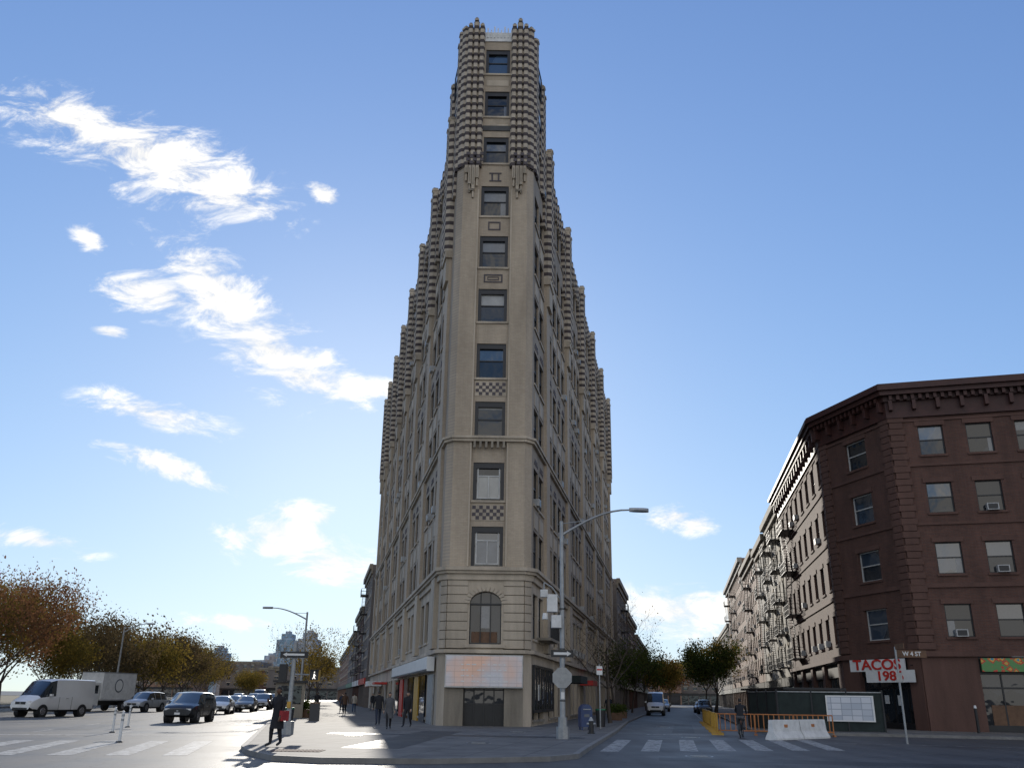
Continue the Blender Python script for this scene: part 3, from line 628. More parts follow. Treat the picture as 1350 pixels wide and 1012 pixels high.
def manhole(x,y,z=.008,r=.38):
    R=Root('manhole_cover',(x,y,z)); R.tube('rim','steel',(0,0,-.004),(0,0,.0),r+.06,n=24); R.tube('cover','iron',(0,0,0),(0,0,.003),r,n=24)
    for i in range(5): R.box('ribs','steel',-.25,.25,-.22+i*.1,-.19+i*.1,.003,.008)
    R.done()
for x,y in ((6,29.5),(8.6,44),(-14,33),(-18,44),(10,60)): manhole(x,y)
manhole(-1,33,.138); manhole(-6.2,38,.138,.3); manhole(0.5,44,.138,.3)
R=Root('tactile_paving',(-6.0,27.2,.137)); R.box('pad','brownst',-.7,.7,-.5,.5,0,.006)
for i in range(12):
    for j in range(8): R.tube('domes','brownst',(-.62+i*.112,-.42+j*.12,.006),(-.62+i*.112,-.42+j*.12,.012),.03,.02,n=6)
R.done()

# ------------------------------------------------------------------ trees
def tree(name,loc,h,spread,seed,nleaf,leafm,leaf=.22,trunk=.22,levels=4,first=.3,leafspread=.8):
    rs=random.Random(seed); rn=np.random.default_rng(seed)
    V=[];Fc=[];tips=[]
    def tube(a,b,r0,r1,n):
        d=(b-a).normalized(); u=d.orthogonal().normalized(); w=d.cross(u); o=len(V)
        for c,r in ((a,r0),(b,r1)):
            for i in range(n):
                t=2*math.pi*i/n; V.append(tuple(c+u*(r*math.cos(t))+w*(r*math.sin(t))))
        for i in range(n): Fc.append((o+i,o+(i+1)%n,o+n+(i+1)%n,o+n+i))
    def grow(p,d,Ln,r,lv):
        seg=4 if lv<2 else 3; q=p
        for i in range(seg):
            nd=(d+Vector((rs.uniform(-1,1),rs.uniform(-1,1),rs.uniform(-.5,.8)))*(.12+.05*lv)).normalized()
            e=q+nd*(Ln/seg); r2=r*(1-.14) ; tube(q,e,r,r2,8 if lv<2 else 4)
            q=e; d=nd; r=r2
            if lv>=2: tips.append(tuple(q))
            if lv>0 and lv<levels and i>=1:
                s=Vector((rs.uniform(-1,1),rs.uniform(-1,1),rs.uniform(-.2,.6))).normalized()
                grow(q,(d*.5+s*.8).normalized(),Ln*.6,r*.55,lv+1)
        if lv<levels:
            for k in range(4 if lv==0 else 2):
                a=rs.uniform(0,6.28) if lv else k*1.57+rs.uniform(-.4,.4)
                s=Vector((math.cos(a)*spread,math.sin(a)*spread,rs.uniform(.3,1)))
                grow(q,(d*.6+s*.75).normalized(),Ln*(.75 if lv else 1.0*(1-first)/first*.42),r*.68,lv+1)
    grow(Vector((0,0,-.1)),Vector((rs.uniform(-.05,.05),rs.uniform(-.05,.05),1)),h*first,trunk,0)
    e=Root(name,loc).e
    zmax=max(t[2] for t in tips); sc=h/zmax; e.scale=(sc,)*3
    mesh_obj('trunk_and_limbs',V,Fc,M['bark'],parent=e,smooth=60)
    if nleaf:
        tp=np.array(tips); w=rn.random(len(tp))**1.8; idx=rn.choice(len(tp),nleaf,p=w/w.sum())
        c=tp[idx]+rn.normal(0,leafspread*.42,(nleaf,3))
        u=rn.normal(0,1,(nleaf,3)); u/=np.linalg.norm(u,axis=1)[:,None]; v=np.cross(u,rn.normal(0,1,(nleaf,3))); v/=np.linalg.norm(v,axis=1)[:,None]
        s=(leaf*rn.uniform(.5,1.2,(nleaf,1)))/sc*.5
        P=np.stack([c-u*s,c+v*s*.6,c+u*s,c-v*s*.6],1).reshape(-1,3)
        me=bpy.data.meshes.new('foliage'); me.vertices.add(len(P)); me.vertices.foreach_set('co',P.ravel()); me.loops.add(len(P)); me.loops.foreach_set('vertex_index',np.arange(len(P)))
        me.polygons.add(nleaf); me.polygons.foreach_set('loop_start',np.arange(0,len(P),4)); me.polygons.foreach_set('loop_total',np.full(nleaf,4)); me.update(calc_edges=True)
        me.materials.append(leafm); o=bpy.data.objects.new('foliage',me); COL.objects.link(o); o.parent=e
    return e
LG=leafmat('autumn_gold_leaves',[(.06,.065,.02),(.17,.13,.03),(.26,.17,.035),(.09,.09,.025)],.6)
LO=leafmat('autumn_orange_leaves',[(.10,.08,.03),(.22,.11,.05),(.17,.085,.05),(.20,.15,.04)],.6)
LR=leafmat('faded_leaves',[(.06,.055,.025),(.13,.09,.045),(.08,.07,.03)],.6)
LGr=leafmat('green_leaves',[(.035,.06,.018),(.075,.10,.025),(.14,.13,.03)],.5)
tree('maple_tree',(-41.6,73,.14),11.6,1.35,3,15000,LO,.25,.26,4,.18,1.2)
tree('maple_tree',(-46.0,84,.14),11.8,1.4,8,15000,LG,.26,.24,4,.17,1.3)
tree('maple_tree',(-53,95,.14),13.5,1.3,21,13000,LO,.28,.26,4,.18,1.3)
tree('maple_tree',(-50,108,.14),10.4,1.4,31,12000,LR,.28,.22,4,.17,1.3)
tree('maple_tree',(-49,98,.14),8.6,1.4,35,9000,LG,.26,.2,4,.17,1.2)
k=0
for (x,y,h,l) in [(-54,124,10.5,LR),(-60,140,11,LR),(-53.5,136,9,LG),(-60,160,11,LR),(-64,180,12,LR),(-70,200,12,LG),(-78,225,12.5,LR),(-84,250,12.5,LG),(-92,280,12.5,LR),(-100,300,12.5,LG),(-68,170,11.5,LR),(-104,320,13,LR),(-118,330,13,LR),(-128,345,13,LG),(-140,350,14,LR),(-150,340,14,LG),(-165,345,14,LR),(-92,330,9,LG),(-98,345,9,LR)]:
    k+=1; tree('autumn_tree',(x,y,.1),h,1.3,100+k,5600,l,.44,.22,3,.17,1.7)
tree('bare_tree',(6.9,62.5,.13),8.6,1.2,55,150,LR,.14,.15,4,.25,.5)
tree('bare_tree',(8.9,76,.13),9.5,1.2,57,200,LR,.16,.15,4,.25,.5)
tree('street_tree',(11.5,92,.13),6.6,1.,58,2500,LGr,.26,.13,3,.3,.9)
tree('bare_tree',(15.0,112,.13),9,1.,59,900,LGr,.28,.13,4,.3,.9)
tree('street_tree',(20,134,.13),8,1.,60,4000,LGr,.34,.15,3,.3,1.1)
tree('street_tree',(23.4,104,.13),8.0,1.,61,5500,LGr,.27,.15,4,.28,.9)
tree('street_tree',(27.2,122,.13),9.2,1.,62,5500,LG,.3,.15,4,.28,1.)
tree('street_tree',(33,155,.13),9.5,1.,63,5000,LGr,.36,.15,3,.28,1.2)
tree('street_tree',(27,168,.13),8.5,1.,64,5000,LG,.38,.15,3,.28,1.1)
tree('street_tree',(34,215,.0),9.5,1.4,65,5000,LG,.5,.15,3,.25,1.4)
tree('street_tree',(41,235,.0),11,1.4,66,5000,LO,.5,.15,3,.25,1.4)
tree('street_tree',(46,262,.0),12,1.5,67,5000,LG,.55,.15,3,.25,1.6)
tree('bare_tree',(-18.6,84,.13),8.2,1.1,71,500,LG,.17,.14,4,.25,.6)
tree('bare_tree',(-22,102,.13),9,1.1,72,1500,LG,.22,.14,4,.25,.7)
tree('street_tree',(-27,132,.13),8.,1.,73,2500,LG,.3,.14,4,.28,.9)
tree('street_tree',(-33,160,.13),8.,1.,74,2500,LG,.34,.14,3,.28,1.)

# ------------------------------------------------------------------ vehicles
M['tyre']=mat('tyre_rubber',(.02,.02,.02),.85); M['rim']=mat('wheel_rim',(.4,.4,.41),.3,.1,metal=.8)
M['cglass']=glassmat('car_glass',(.015,.02,.025),1.8,.02); M['lamp']=mat('headlamp_lens',(.7,.7,.68),.1,.05,coat=1); M['tail']=mat('tail_lamp',(.35,.01,.01),.2,.1,coat=1)
def paint(n,c): return mat(n,c,.35,.05,1,coat=1,metal=.15,fine=.02)
def car(name,loc,heading,pm,kind='sedan'):
    R=Root(name,loc,math.atan2(heading[1],heading[0])); 
    if kind=='sedan':
        S=[(-2.35,.45,.85,.95,.78,.70),(-2.25,.3,.92,1.04,.86,.78),(-1.75,.24,.95,1.10,.90,.80),(-1.0,.2,.95,1.40,.91,.62),(-.65,.2,.95,1.45,.91,.62),(-.55,.2,.95,1.455,.91,.62),(.1,.2,.94,1.45,.91,.63),(.2,.2,.93,1.44,.91,.63),(.55,.2,.92,1.38,.91,.64),(1.2,.22,.90,1.0,.90,.78),(1.9,.24,.80,.88,.88,.76),(2.22,.3,.70,.76,.80,.66),(2.35,.4,.60,.66,.70,.55)]; cab=(3,8); pil=[(4,5),(6,7)]; wx=(-1.38,1.42); wr=.34
    elif kind=='suv':
        S=[(-2.35,.5,.95,1.1,.80,.74),(-2.28,.4,1.02,1.35,.88,.76),(-2.05,.34,1.05,1.62,.92,.70),(-1.2,.3,1.05,1.70,.93,.70),(-1.1,.3,1.05,1.705,.93,.70),(-.15,.3,1.04,1.71,.93,.70),(-.05,.3,1.04,1.71,.93,.70),(.6,.3,1.02,1.62,.93,.69),(1.3,.3,1.0,1.1,.92,.80),(1.95,.32,.93,1.0,.90,.78),(2.25,.38,.80,.88,.84,.72),(2.35,.45,.68,.75,.76,.62)]; cab=(2,7); pil=[(3,4),(5,6)]; wx=(-1.4,1.42); wr=.38
    else:
        S=[(-2.85,.5,1.3,2.35,.92,.84),(-2.8,.38,1.35,2.42,.96,.86),(-1.0,.34,1.35,2.45,.98,.86),(-.9,.34,1.35,2.45,.98,.86),(.75,.34,1.33,2.42,.98,.85),(.85,.34,1.32,2.40,.98,.85),(1.35,.34,1.30,2.28,.97,.80),(2.15,.36,1.22,1.36,.95,.80),(2.65,.4,1.02,1.12,.9,.76),(2.85,.5,.85,.92,.8,.68)]; cab=(4,6); pil=[(4,5)]; wx=(-1.75,1.85); wr=.37
    def sec(s):
        x,zl,zb,zt,wb,wt=s; h=[(wb*.86,zl),(wb*.97,zl+.12),(wb,zl+(zb-zl)*.55),(wb*.975,zb),(wt,zt-.05),(wt*.86,zt),(0,zt+.03)]
        return [(x,y,z) for y,z in h]+[(x,-y,z) for y,z in h[-2::-1]]
    V=[];n=13
    for s in S: V+=sec(s)
    Fc=[];mi=[]
    for i in range(len(S)-1):
        tp=(i,i+1) in pil
        for j in range(n-1):
            Fc.append((i*n+j,i*n+j+1,(i+1)*n+j+1,(i+1)*n+j)); g=0
            incab=cab[0]<=i<cab[1]
            if j in (3,8) and incab and not tp: g=1
            if j in (4,5,6,7,3,8) and i==cab[1]: g=1
            if j in (4,5,6,7) and i==cab[0]-1 and kind!='van': g=1
            if j in (0,11): g=2
            mi.append(g)
        Fc.append((i*n,(i+1)*n,(i+1)*n+n-1,i*n+n-1)); mi.append(2)
    Fc.append(tuple(range(n))); mi.append(0); Fc.append(tuple(range((len(S)-1)*n,len(S)*n))[::-1]); mi.append(0)
    mesh_obj('body',V,Fc,[pm,M['cglass'],M['black']],mi,R.e,smooth=38)
    W=S[5][4]
    for x in wx:
        for s in (-1,1):
            R.tube('wheel_arches','black',(x,s*(W-.35),wr),(x,s*(W+.004),wr),wr+.07,n=22)
            R.tube('tyres','tyre',(x,s*(W-.22),wr),(x,s*(W+.02),wr),wr,n=24); R.tube('wheel_rims','rim',(x,s*(W+.02),wr),(x,s*(W+.03),wr),wr*.62,wr*.58,n=16)
            for q in range(5):
                t=q*1.2566; R.tube('wheel_spokes','black',(x+.1*math.cos(t),s*(W+.032),wr+.1*math.sin(t)),(x+wr*.5*math.cos(t+.3),s*(W+.032),wr+wr*.5*math.sin(t+.3)),.02,n=4)
    xf=S[-1][0]; xb=S[0][0]
    zl=S[-2][2]
    for s in (-1,1):
        R.box('headlamps','lamp',xf-.22,xf-.02,s*.62-.14,s*.62+.14,zl-.14,zl+.0)
        R.box('tail_lamps','tail',xb-.01,xb+.1,s*.68-.1,s*.68+.1,S[1][2]-.2,S[1][2]+(.0 if kind!='van' else .3))
        R.box('mirrors',pm,S[cab[1]][0]-.05,S[cab[1]][0]+.12,s*(W+.08)-.09,s*(W+.08)+.09,S[cab[1]][2]+.02,S[cab[1]][2]+.17)
        R.box('door_handles','rim',-.3,-.12,s*(W+.0)-.02,s*(W+.0)+.02,S[5][2]-.14,S[5][2]-.11)
        R.box('door_seams','black',-.655,-.64,s*(W-.0)-.006,s*(W)+.004,.4,S[5][2]-.03); R.box('door_seams','black',.5,.515,s*(W-.0)-.006,s*(W)+.004,.4,S[5][2]-.03)
    R.box('grille','black',xf-.1,xf+.012,-.42,.42,zl-.22,zl-.05); R.box('lower_grille','black',xf-.2,xf+.01,-.6,.6,S[-1][1]-.02,S[-1][1]+.1)
    R.box('licence_plate','sign_w',xf+.01,xf+.03,-.16,.16,zl-.33,zl-.22); R.box('badge','rim',xf+.012,xf+.03,-.05,.05,zl-.16,zl-.1)
    R.done()
pb=paint('black_car_paint',(.012,.013,.016)); ps=paint('silver_car_paint',(.42,.43,.44)); pw=paint('white_car_paint',(.72,.72,.71)); pg=paint('grey_car_paint',(.12,.125,.13)); pr=paint('red_car_paint',(.3,.02,.02)); pbl=paint('blue_car_paint',(.03,.06,.14))
car('parked_suv',(-19.2,56.5,0),(.02,-1),pb,'suv')
car('passenger_car',(-32.9,84.5,0),(-.12,-1),ps,'suv')
car('white_van',(-31.5,64.5,0),(-.30,-1),pw,'van')
for x,y,p,kd in ((-24.6,80,pw,'sedan'),(-25.8,92,pg,'sedan'),(-29.5,100,ps,'sedan'),(-31,114,pbl,'suv'),(-27.6,105,ps,'suv'),(-36.5,106,pb,'sedan'),(-40,118,pg,'suv'),(-44,132,pw,'suv'),(-34,135,pb,'suv'),(-38,150,pr,'sedan'),(-28.6,87,pb,'suv'),(-33.5,96,pw,'suv'),(-35,122,ps,'sedan'),(-39,140,pg,'sedan'),(-45,155,ps,'suv'),(-30,122,pb,'sedan'),(-42,170,pw,'sedan'),(-49,150,pb,'suv')):
    car('passenger_car',(x,y,0),(.15,-1),p,kd)
car('delivery_van',(-46,172,0),(.2,-1),pw,'van')
car('delivery_van',(16.6,104,0),(-.18,-1),pw,'van')
car('passenger_car',(19.5,122,0),(-.18,-1),pg,'sedan'); car('passenger_car',(23.5,140,0),(-.18,-1),ps,'suv'); car('parked_car',(25.,118,0),(-.18,-1),pb,'suv'); car('parked_car',(27.,130,0),(-.18,-1),ps,'sedan')
R=Root('box_truck',(-37.5,85,0),math.atan2(-1,-.25))
R.box('cargo_box','white',-3.6,1.1,-1.15,1.15,.95,3.3); R.box('cargo_box_trim','steel',-3.62,1.12,-1.17,1.17,.9,1.0); R.box('cargo_box_trim','steel',-3.62,1.12,-1.17,1.17,3.28,3.36)
R.box('chassis','black',-3.5,2.9,-.5,.5,.5,.9)
cp=[(1.2,.5),(3.1,.5),(3.15,1.25),(2.75,1.5),(2.2,2.35),(1.2,2.4)]
R.poly('cab','white',[(x,y,z) for y in (-1.0,1.0) for x,z in cp],[tuple(range(6)),tuple(range(6,12))[::-1]]+[(i,i+6,(i+1)%6+6,(i+1)%6) for i in range(6)])
R.poly('windshield','cglass',[(2.75+.02,-.88,1.55),(2.77,.88,1.55),(2.24,.82,2.3),(2.24,-.82,2.3)],[(0,1,2,3)])
for s in (-1,1): R.poly('side_windows','cglass',[(1.4,s*1.01,1.5),(2.6,s*1.01,1.5),(2.15,s*1.01,2.2),(1.4,s*1.01,2.2)],[(0,1,2,3)]); R.tube('logo','blindg',(-1.2,s*1.15,2.2),(-1.2,s*1.16,2.2),.6,n=24); R.tube('logo','sign_w',(-1.2,s*1.16,2.2),(-1.2,s*1.165,2.2),.48,n=24); R.box('headlamps','lamp',3.1,3.16,s*.8-.14,s*.8+.14,.85,1.05); R.box('mirrors','black',2.5,2.6,s*1.2-.1,s*1.2+.1,1.5,1.95)
R.box('grille','black',3.1,3.17,-.6,.6,.7,1.2)
for x in (-2.3,2.2):
    for s in (-1,1): R.tube('tyres','tyre',(x,s*.75,.42),(x,s*1.04,.42),.42,n=20); R.tube('wheel_rims','rim',(x,s*1.04,.42),(x,s*1.05,.42),.24,n=14)
R.done()

# ------------------------------------------------------------------ street furniture
OCT=lambda r:[(r*math.cos(i*math.pi/4),r*math.sin(i*math.pi/4)) for i in range(8)]
def cobra(name,x,y,z0,h,arm,darm,rise=1.4,extra=None):
    R=Root(name,(x,y,z0))
    R.prism('base','steel',OCT(.26),0,.45); R.prism('base','steel',OCT(.18),.45,.8)
    R.tube('pole','steel',(0,0,.8),(0,0,h),.115,.075,n=12)
    dx,dy=darm; pts=[]
    for i in range(9):
        t=i/8; pts.append((dx*arm*t,dy*arm*t,h-.6+rise*math.sin(t*math.pi/2)))
    R.path('arm','steel',pts,[.06-.003*i for i in range(9)])
    R.tube('arm_brace','steel',(0,0,h-.1),tuple(pts[3]),.02,n=5)
    ex,ey,ez=pts[-1]
    a=math.atan2(dy,dx); c,s=math.cos(a),math.sin(a)
    prof=[(0,.03),(.2,.14),(.6,.17),(.8,.10),(.86,.02)]
    vs=[]
    for (u,w_) in prof:
        for v,zz in ((-w_,-.02),(-w_*.7,.09),(w_*.7,.09),(w_,-.02),(w_*.6,-.08),(-w_*.6,-.08)): vs.append((ex+c*u-s*v,ey+s*u+c*v,ez+zz))
    fs=[(i*6+j,i*6+(j+1)%6,(i+1)*6+(j+1)%6,(i+1)*6+j) for i in range(4) for j in range(6)]+[tuple(range(6)),tuple(range(24,30))]
    R.poly('lamp_head','steel',vs,fs)
    if extra: extra(R)
    R.done(smooth={'pole':40,'arm':60})
def ex1(R):
    R.box('one_way_sign','black',-.48,.45,-.16,-.13,3.1,3.38); R.box('one_way_arrow','sign_w',-.36,.2,-.165,-.161,3.19,3.29); R.poly('one_way_arrow','sign_w',[(.18,-.163,3.14),(.36,-.163,3.24),(.18,-.163,3.34)],[(0,1,2)])
    R.prism('stop_sign_back','steel',[(.42*math.cos(i*math.pi/4+math.pi/8),.42*math.sin(i*math.pi/4+math.pi/8)) for i in range(8)],-.01,.01,T=lambda a,b,z:(a-.02,-.17+z,2.3+b))
    R.box('control_box','white',-.62,-.2,-.2,.2,4.9,5.6); R.box('control_box','white',-.45,-.05,-.35,.1,4.25,4.75); R.tube('camera_dome','sign_w',(-.7,0,4.6),(-.7,0,4.85),.13,.1,n=12)
    R.path('bracket','steel',[(0,0,5.3),(-.4,0,5.9),(-.75,0,6.1),(-.75,0,5.8)],.025); R.box('sensor','white',-.9,-.6,-.12,.12,5.5,5.8)
    for z in (1.4,2.4,3.4,5.0): R.tube('straps','iron',(0,0,z),(0,0,z+.05),.118,n=12)
    R.box('sticker','sign_w',-.07,.07,-.125,-.122,1.5,1.75)
cobra('street_lamp',2.22,37.45,.13,8.7,3.0,(.995,.1),1.2,ex1)
cobra('street_lamp',-16.8,75,.13,8.0,2.9,(-1,.0),.9)
cobra('street_lamp',-40.3,95,.13,8.0,2.3,(1,.0),.9)
R=Root('signal_pole',(-8.9,38.04,.13))
R.prism('base','steel',OCT(.25),0,.5); R.tube('pole','steel',(0,0,.5),(.0,0,3.55),.1,.085,n=12); R.tube('cap','steel',(0,0,3.55),(0,0,3.65),.1,.02,n=12)
R.box('one_way_sign','black',-.55,.6,-.15,-.12,2.95,3.2); R.box('one_way_arrow','sign_w',-.3,.45,-.155,-.151,3.04,3.12); R.poly('one_way_arrow','sign_w',[(-.28,-.153,3.0),(-.28,-.153,3.16),(-.45,-.153,3.08)],[(0,1,2)])
R.box('pedestrian_signal','yellow',.72,1.12,-.15,.15,2.05,2.5); R.box('signal_face','black',.74,1.10,-.17,-.15,2.08,2.47); R.box('signal_hood','black',.72,1.12,-.3,-.15,2.47,2.5)
M['walk']=mat('lit_signal',(.9,.9,.85),.4,.02); M['walk'].node_tree.nodes['Principled BSDF'].inputs['Emission Color'].default_value=(1,.95,.85,1); M['walk'].node_tree.nodes['Principled BSDF'].inputs['Emission Strength'].default_value=1.2
R.tube('walking_man','walk',(.92,-.175,2.22),(.93,-.175,2.34),.028,n=6); R.tube('walking_man','walk',(.93,-.175,2.38),(.93,-.175,2.42),.022,n=6); R.tube('walking_man','walk',(.92,-.175,2.22),(.87,-.175,2.13),.016,n=5); R.tube('walking_man','walk',(.92,-.175,2.22),(.98,-.175,2.13),.016,n=5); R.tube('walking_man','walk',(.92,-.175,2.31),(1.0,-.175,2.25),.013,n=5)
R.tube('signal_bracket','steel',(0,0,2.3),(.75,0,2.3),.03,n=6); R.box('push_button','yellow',-.07,.07,-.2,-.1,1.0,1.25); R.box('traffic_signal','black',-.55,-.25,-.12,.15,2.0,2.7)
R.done()
R=Root('street_name_pole',(17.2,40.4,.0)); R.tube('pole','steel',(0,0,0),(0,0,4.0),.045,n=10); R.box('street_name_sign','wood',.05,1.35,-.02,.02,3.55,3.86); R.box('street_name_sign','wood',-.02,.02,-.9,-.0,3.88,4.1)
R.box('no_parking_sign','steel',-.13,.13,-.06,-.05,2.5,2.9); R.done()
t=text_mesh('sign_letters','W 4 ST',.26,M['sign_w'],.004); t.parent=R.e; t.location=(.7,-.025,3.7); t.rotation_euler=(math.radians(90),0,0)
R=Root('mailbox',(4.05,48.5,.13),.2)
for x in (-.24,.24):
    for y in (-.22,.22): R.box('legs','blue',x-.04,x+.04,y-.04,y+.04,0,.15)
pr_=[(-.3,.15),(.3,.15),(.3,.95)]+[(.3*math.cos(math.pi*i/10),.95+.3*math.sin(math.pi*i/10)) for i in range(1,10)]+[(-.3,.95)]
n=len(pr_); R.poly('body','blue',[(x,y,z) for y in (-.3,.3) for x,z in pr_],[tuple(range(n)),tuple(range(n,2*n))[::-1]]+[(i,i+n,(i+1)%n+n,(i+1)%n) for i in range(n)])
R.box('label','blindg',-.14,.14,-.31,-.302,.62,.76); R.box('chute_handle','steel',-.2,.2,-.33,-.302,.98,1.02); R.done()
for x,y in ((-17.08,40.69),(-13.52,32.9),(-19,47)):
    R=Root('flexible_bollard',(x,y,0)); R.tube('base','black',(0,0,0),(0,0,.05),.14,.1,n=12); R.tube('post','sign_w',(0,0,.05),(0,0,1.0),.05,.045,n=12); R.tube('cap','sign_w',(0,0,1.0),(0,0,1.04),.045,.01,n=12)
    for z in (.7,.85): R.tube('bands','steel',(0,0,z),(0,0,z+.07),.052,n=12)
    R.done()
def barricade(x,y,ang,m):
    R=Root('plastic_barricade',(x,y,.0),ang)
    for z in (1.0,.2): R.tube('rails',m,(-.95,0,z),(.95,0,z),.03,n=6)
    for xx in (-.95,.95): R.tube('rails',m,(xx,0,.1),(xx,0,1.0),.03,n=6); R.box('feet',m,xx-.05,xx+.05,-.3,.3,0,.07)
    for i in range(7): R.box('slats',m,-.8+i*.26,-.76+i*.26,-.02,.02,.22,.98)
    R.done()
for i in range(13): barricade(10.9+i*.37,48.5+i*2.05,1.385+random.uniform(-.06,.06),M['yellow'])
for i in range(3): barricade(11.8+i*1.9,48.3-i*.35,-.15+random.uniform(-.08,.08),M['orange'])
R=Root('concrete_jersey_barrier',(13.7,44.1,0),.75); pr_=[(-.3,0),(.3,0),(.3,.08),(.14,.35),(.08,.85),(-.08,.85),(-.14,.35),(-.3,.08)]
for k in range(2):
    x0=-2.4+k*2.45; R.poly('barrier_section','white',[(x,y,z) for x in (x0,x0+2.38) for y,z in pr_],[tuple(range(8)),tuple(range(8,16))[::-1]]+[(i,i+8,(i+1)%8+8,(i+1)%8) for i in range(8)])
    R.box('reflector','orange',x0+1.,x0+1.3,-.12,-.1,.5,.65)
R.done()
R=Root('construction_fence')
pts=[(15.0,57.5),(15.3,52.6),(20.6,50.9)]
for a,b in zip(pts[:-1],pts[1:]):
    T,l=frame(a,b) ; R.box('mesh_screen','mesh',0,l,-.02,.02,.15,2.15,T); n=int(l/1.5)
    for i in range(n+1): p=l*i/n; R.box('posts','iron',p-.04,p+.04,.021,.09,.13,2.3,T)
    R.box('top_rail','steel',0,l,.022,.07,2.15,2.2,T)
T,l=frame(pts[1],pts[2]); 
m,nt,b=newmat('notice_sheets'); L=nt.links.new; tc=N(nt,'ShaderNodeTexCoord'); br=N(nt,'ShaderNodeTexBrick'); mp=N(nt,'ShaderNodeMapping'); mp.inputs['Rotation'].default_value=(math.radians(90),0,0); L(tc.outputs['Object'],mp.inputs[0]); L(mp.outputs[0],br.inputs['Vector']); br.inputs['Scale'].default_value=1; br.inputs['Brick Width'].default_value=.5; br.inputs['Row Height'].default_value=.32; br.inputs['Mortar Size'].default_value=.02; br.offset=0
br.inputs['Color1'].default_value=(.6,.62,.66,1); br.inputs['Color2'].default_value=(.42,.46,.52,1); br.inputs['Mortar'].default_value=(.3,.33,.38,1); L(br.outputs[0],b.inputs['Base Color']); M['notice']=m
R.box('notice_board','sign_w',2.6,5.1,.09,.12,.65,2.0,T); R.box('notice_sheets','notice',2.68,5.02,.12,.123,.72,1.93,T); R.done()
R=Root('outdoor_dining_shed'); T,l=frame((15.9,62.),(16.2,53.8)); 
R.box('walls','black',0,l,-3.2,-.1,.1,2.3,T); R.box('roof','iron',-.2,l+.2,-3.5,.2,2.3,2.42,T)
for i in range(6): R.box('trim','wood',.3+i*1.4,.4+i*1.4,-.1,-.05,.1,2.3,T)
R.done()
for x,y in ((5.4,54),(-9.9,42)):
    R=Root('litter_bin',(x,y,.13)); R.tube('basket','iron',(0,0,0),(0,0,.9),.24,.3,n=16); R.tube('rim','green',(0,0,.9),(0,0,.97),.31,n=16); R.done()
R=Root('parking_sign',(5.0,50.2,.13)); R.tube('pole','steel',(0,0,0),(0,0,3.3),.035,n=8); R.box('sign_plate','sign_w',-.16,.16,-.05,-.035,2.75,3.2); R.box('sign_band','red',-.14,.14,-.054,-.051,2.98,3.06); R.done()
R=Root('sidewalk_bollard',(26.1,51.8,.13)); R.tube('post','black',(0,0,0),(0,0,1.3),.08,n=12); R.tube('cap','sign_w',(0,0,1.3),(0,0,1.45),.085,.05,n=12); R.done()
R=Root('fire_hydrant',(3.9,43.5,.13)); R.tube('barrel','black',(0,0,0),(0,0,.55),.12,.11,n=14); R.tube('bonnet','steel',(0,0,.55),(0,0,.72),.13,.04,n=14); R.tube('outlets','steel',(-.2,0,.42),(.2,0,.42),.05,n=10); R.tube('foot','black',(0,0,0),(0,0,.05),.18,n=14); R.done()
for x,y,a in ((-12.0,58,.3),(-13.2,64,.1)):
    R=Root('sandwich_board_sign',(x,y,.13),a)
    for s in (-1,1): R.poly('panels','black' if s<0 else 'wood',[(-.3,s*.25,0),(.3,s*.25,0),(.3,s*.03,1.0),(-.3,s*.03,1.0)],[(0,1,2,3)])
    R.box('top_hinge','wood',-.31,.31,-.04,.04,1.0,1.04); R.done()
def planter(x,y,z=.13):
    R=Root('street_planter',(x,y,z)); R.box('box','wood',-.5,.5,-.3,.3,0,.55); e=R.done()
    rn=np.random.default_rng(int(abs(x*10))); c=rn.normal(0,1,(500,3))*[.3,.2,.18]+[0,0,.75]; V=[];Fc=[]
    for p in c:
        u=Vector(rn.normal(0,1,3)).normalized()*.09; w=u.orthogonal().normalized()*.05; o=len(V); p=Vector(p); V+=[p-u,p+w,p+u,p-w]; Fc.append((o,o+1,o+2,o+3))
    mesh_obj('foliage',V,Fc,LGr,parent=e)
for x,y in ((8.2,71),(9.6,79),(-14.5,66),(-15.6,70)): planter(x,y)
R=Root('news_kiosk',(-15.6,66.5,.13),.2); R.box('body','stoned',-1,1,-1.5,1.5,0,2.3); R.box('roof','iron',-1.2,1.2,-1.7,1.7,2.3,2.45); R.box('opening','glass',-.8,.8,-1.52,-1.5,.9,2.1); R.done()
for x,y,z,a in ((-6.95,60,34.3,.4),(-8.6,62,22.8,1.2),(-5.6,70,36.0,2.)):
    R=Root('flying_bird',(x,y,z),a); R.path('body','black',[(0,-.16,0),(0,-.05,.0),(0,.08,.01),(0,.16,.02)],[.01,.05,.045,.015],8)
    for s in (-1,1): R.poly('wings','black',[(s*.02,.07,.01),(s*.2,.1,.09),(s*.38,-.02,.05),(s*.18,-.04,.07),(s*.02,-.06,.01)],[(0,1,2,3,4)])
    R.poly('tail','black',[(-.02,-.14,0),(.02,-.14,0),(.05,-.25,0),(-.05,-.25,0)],[(0,1,2,3)]); R.done()

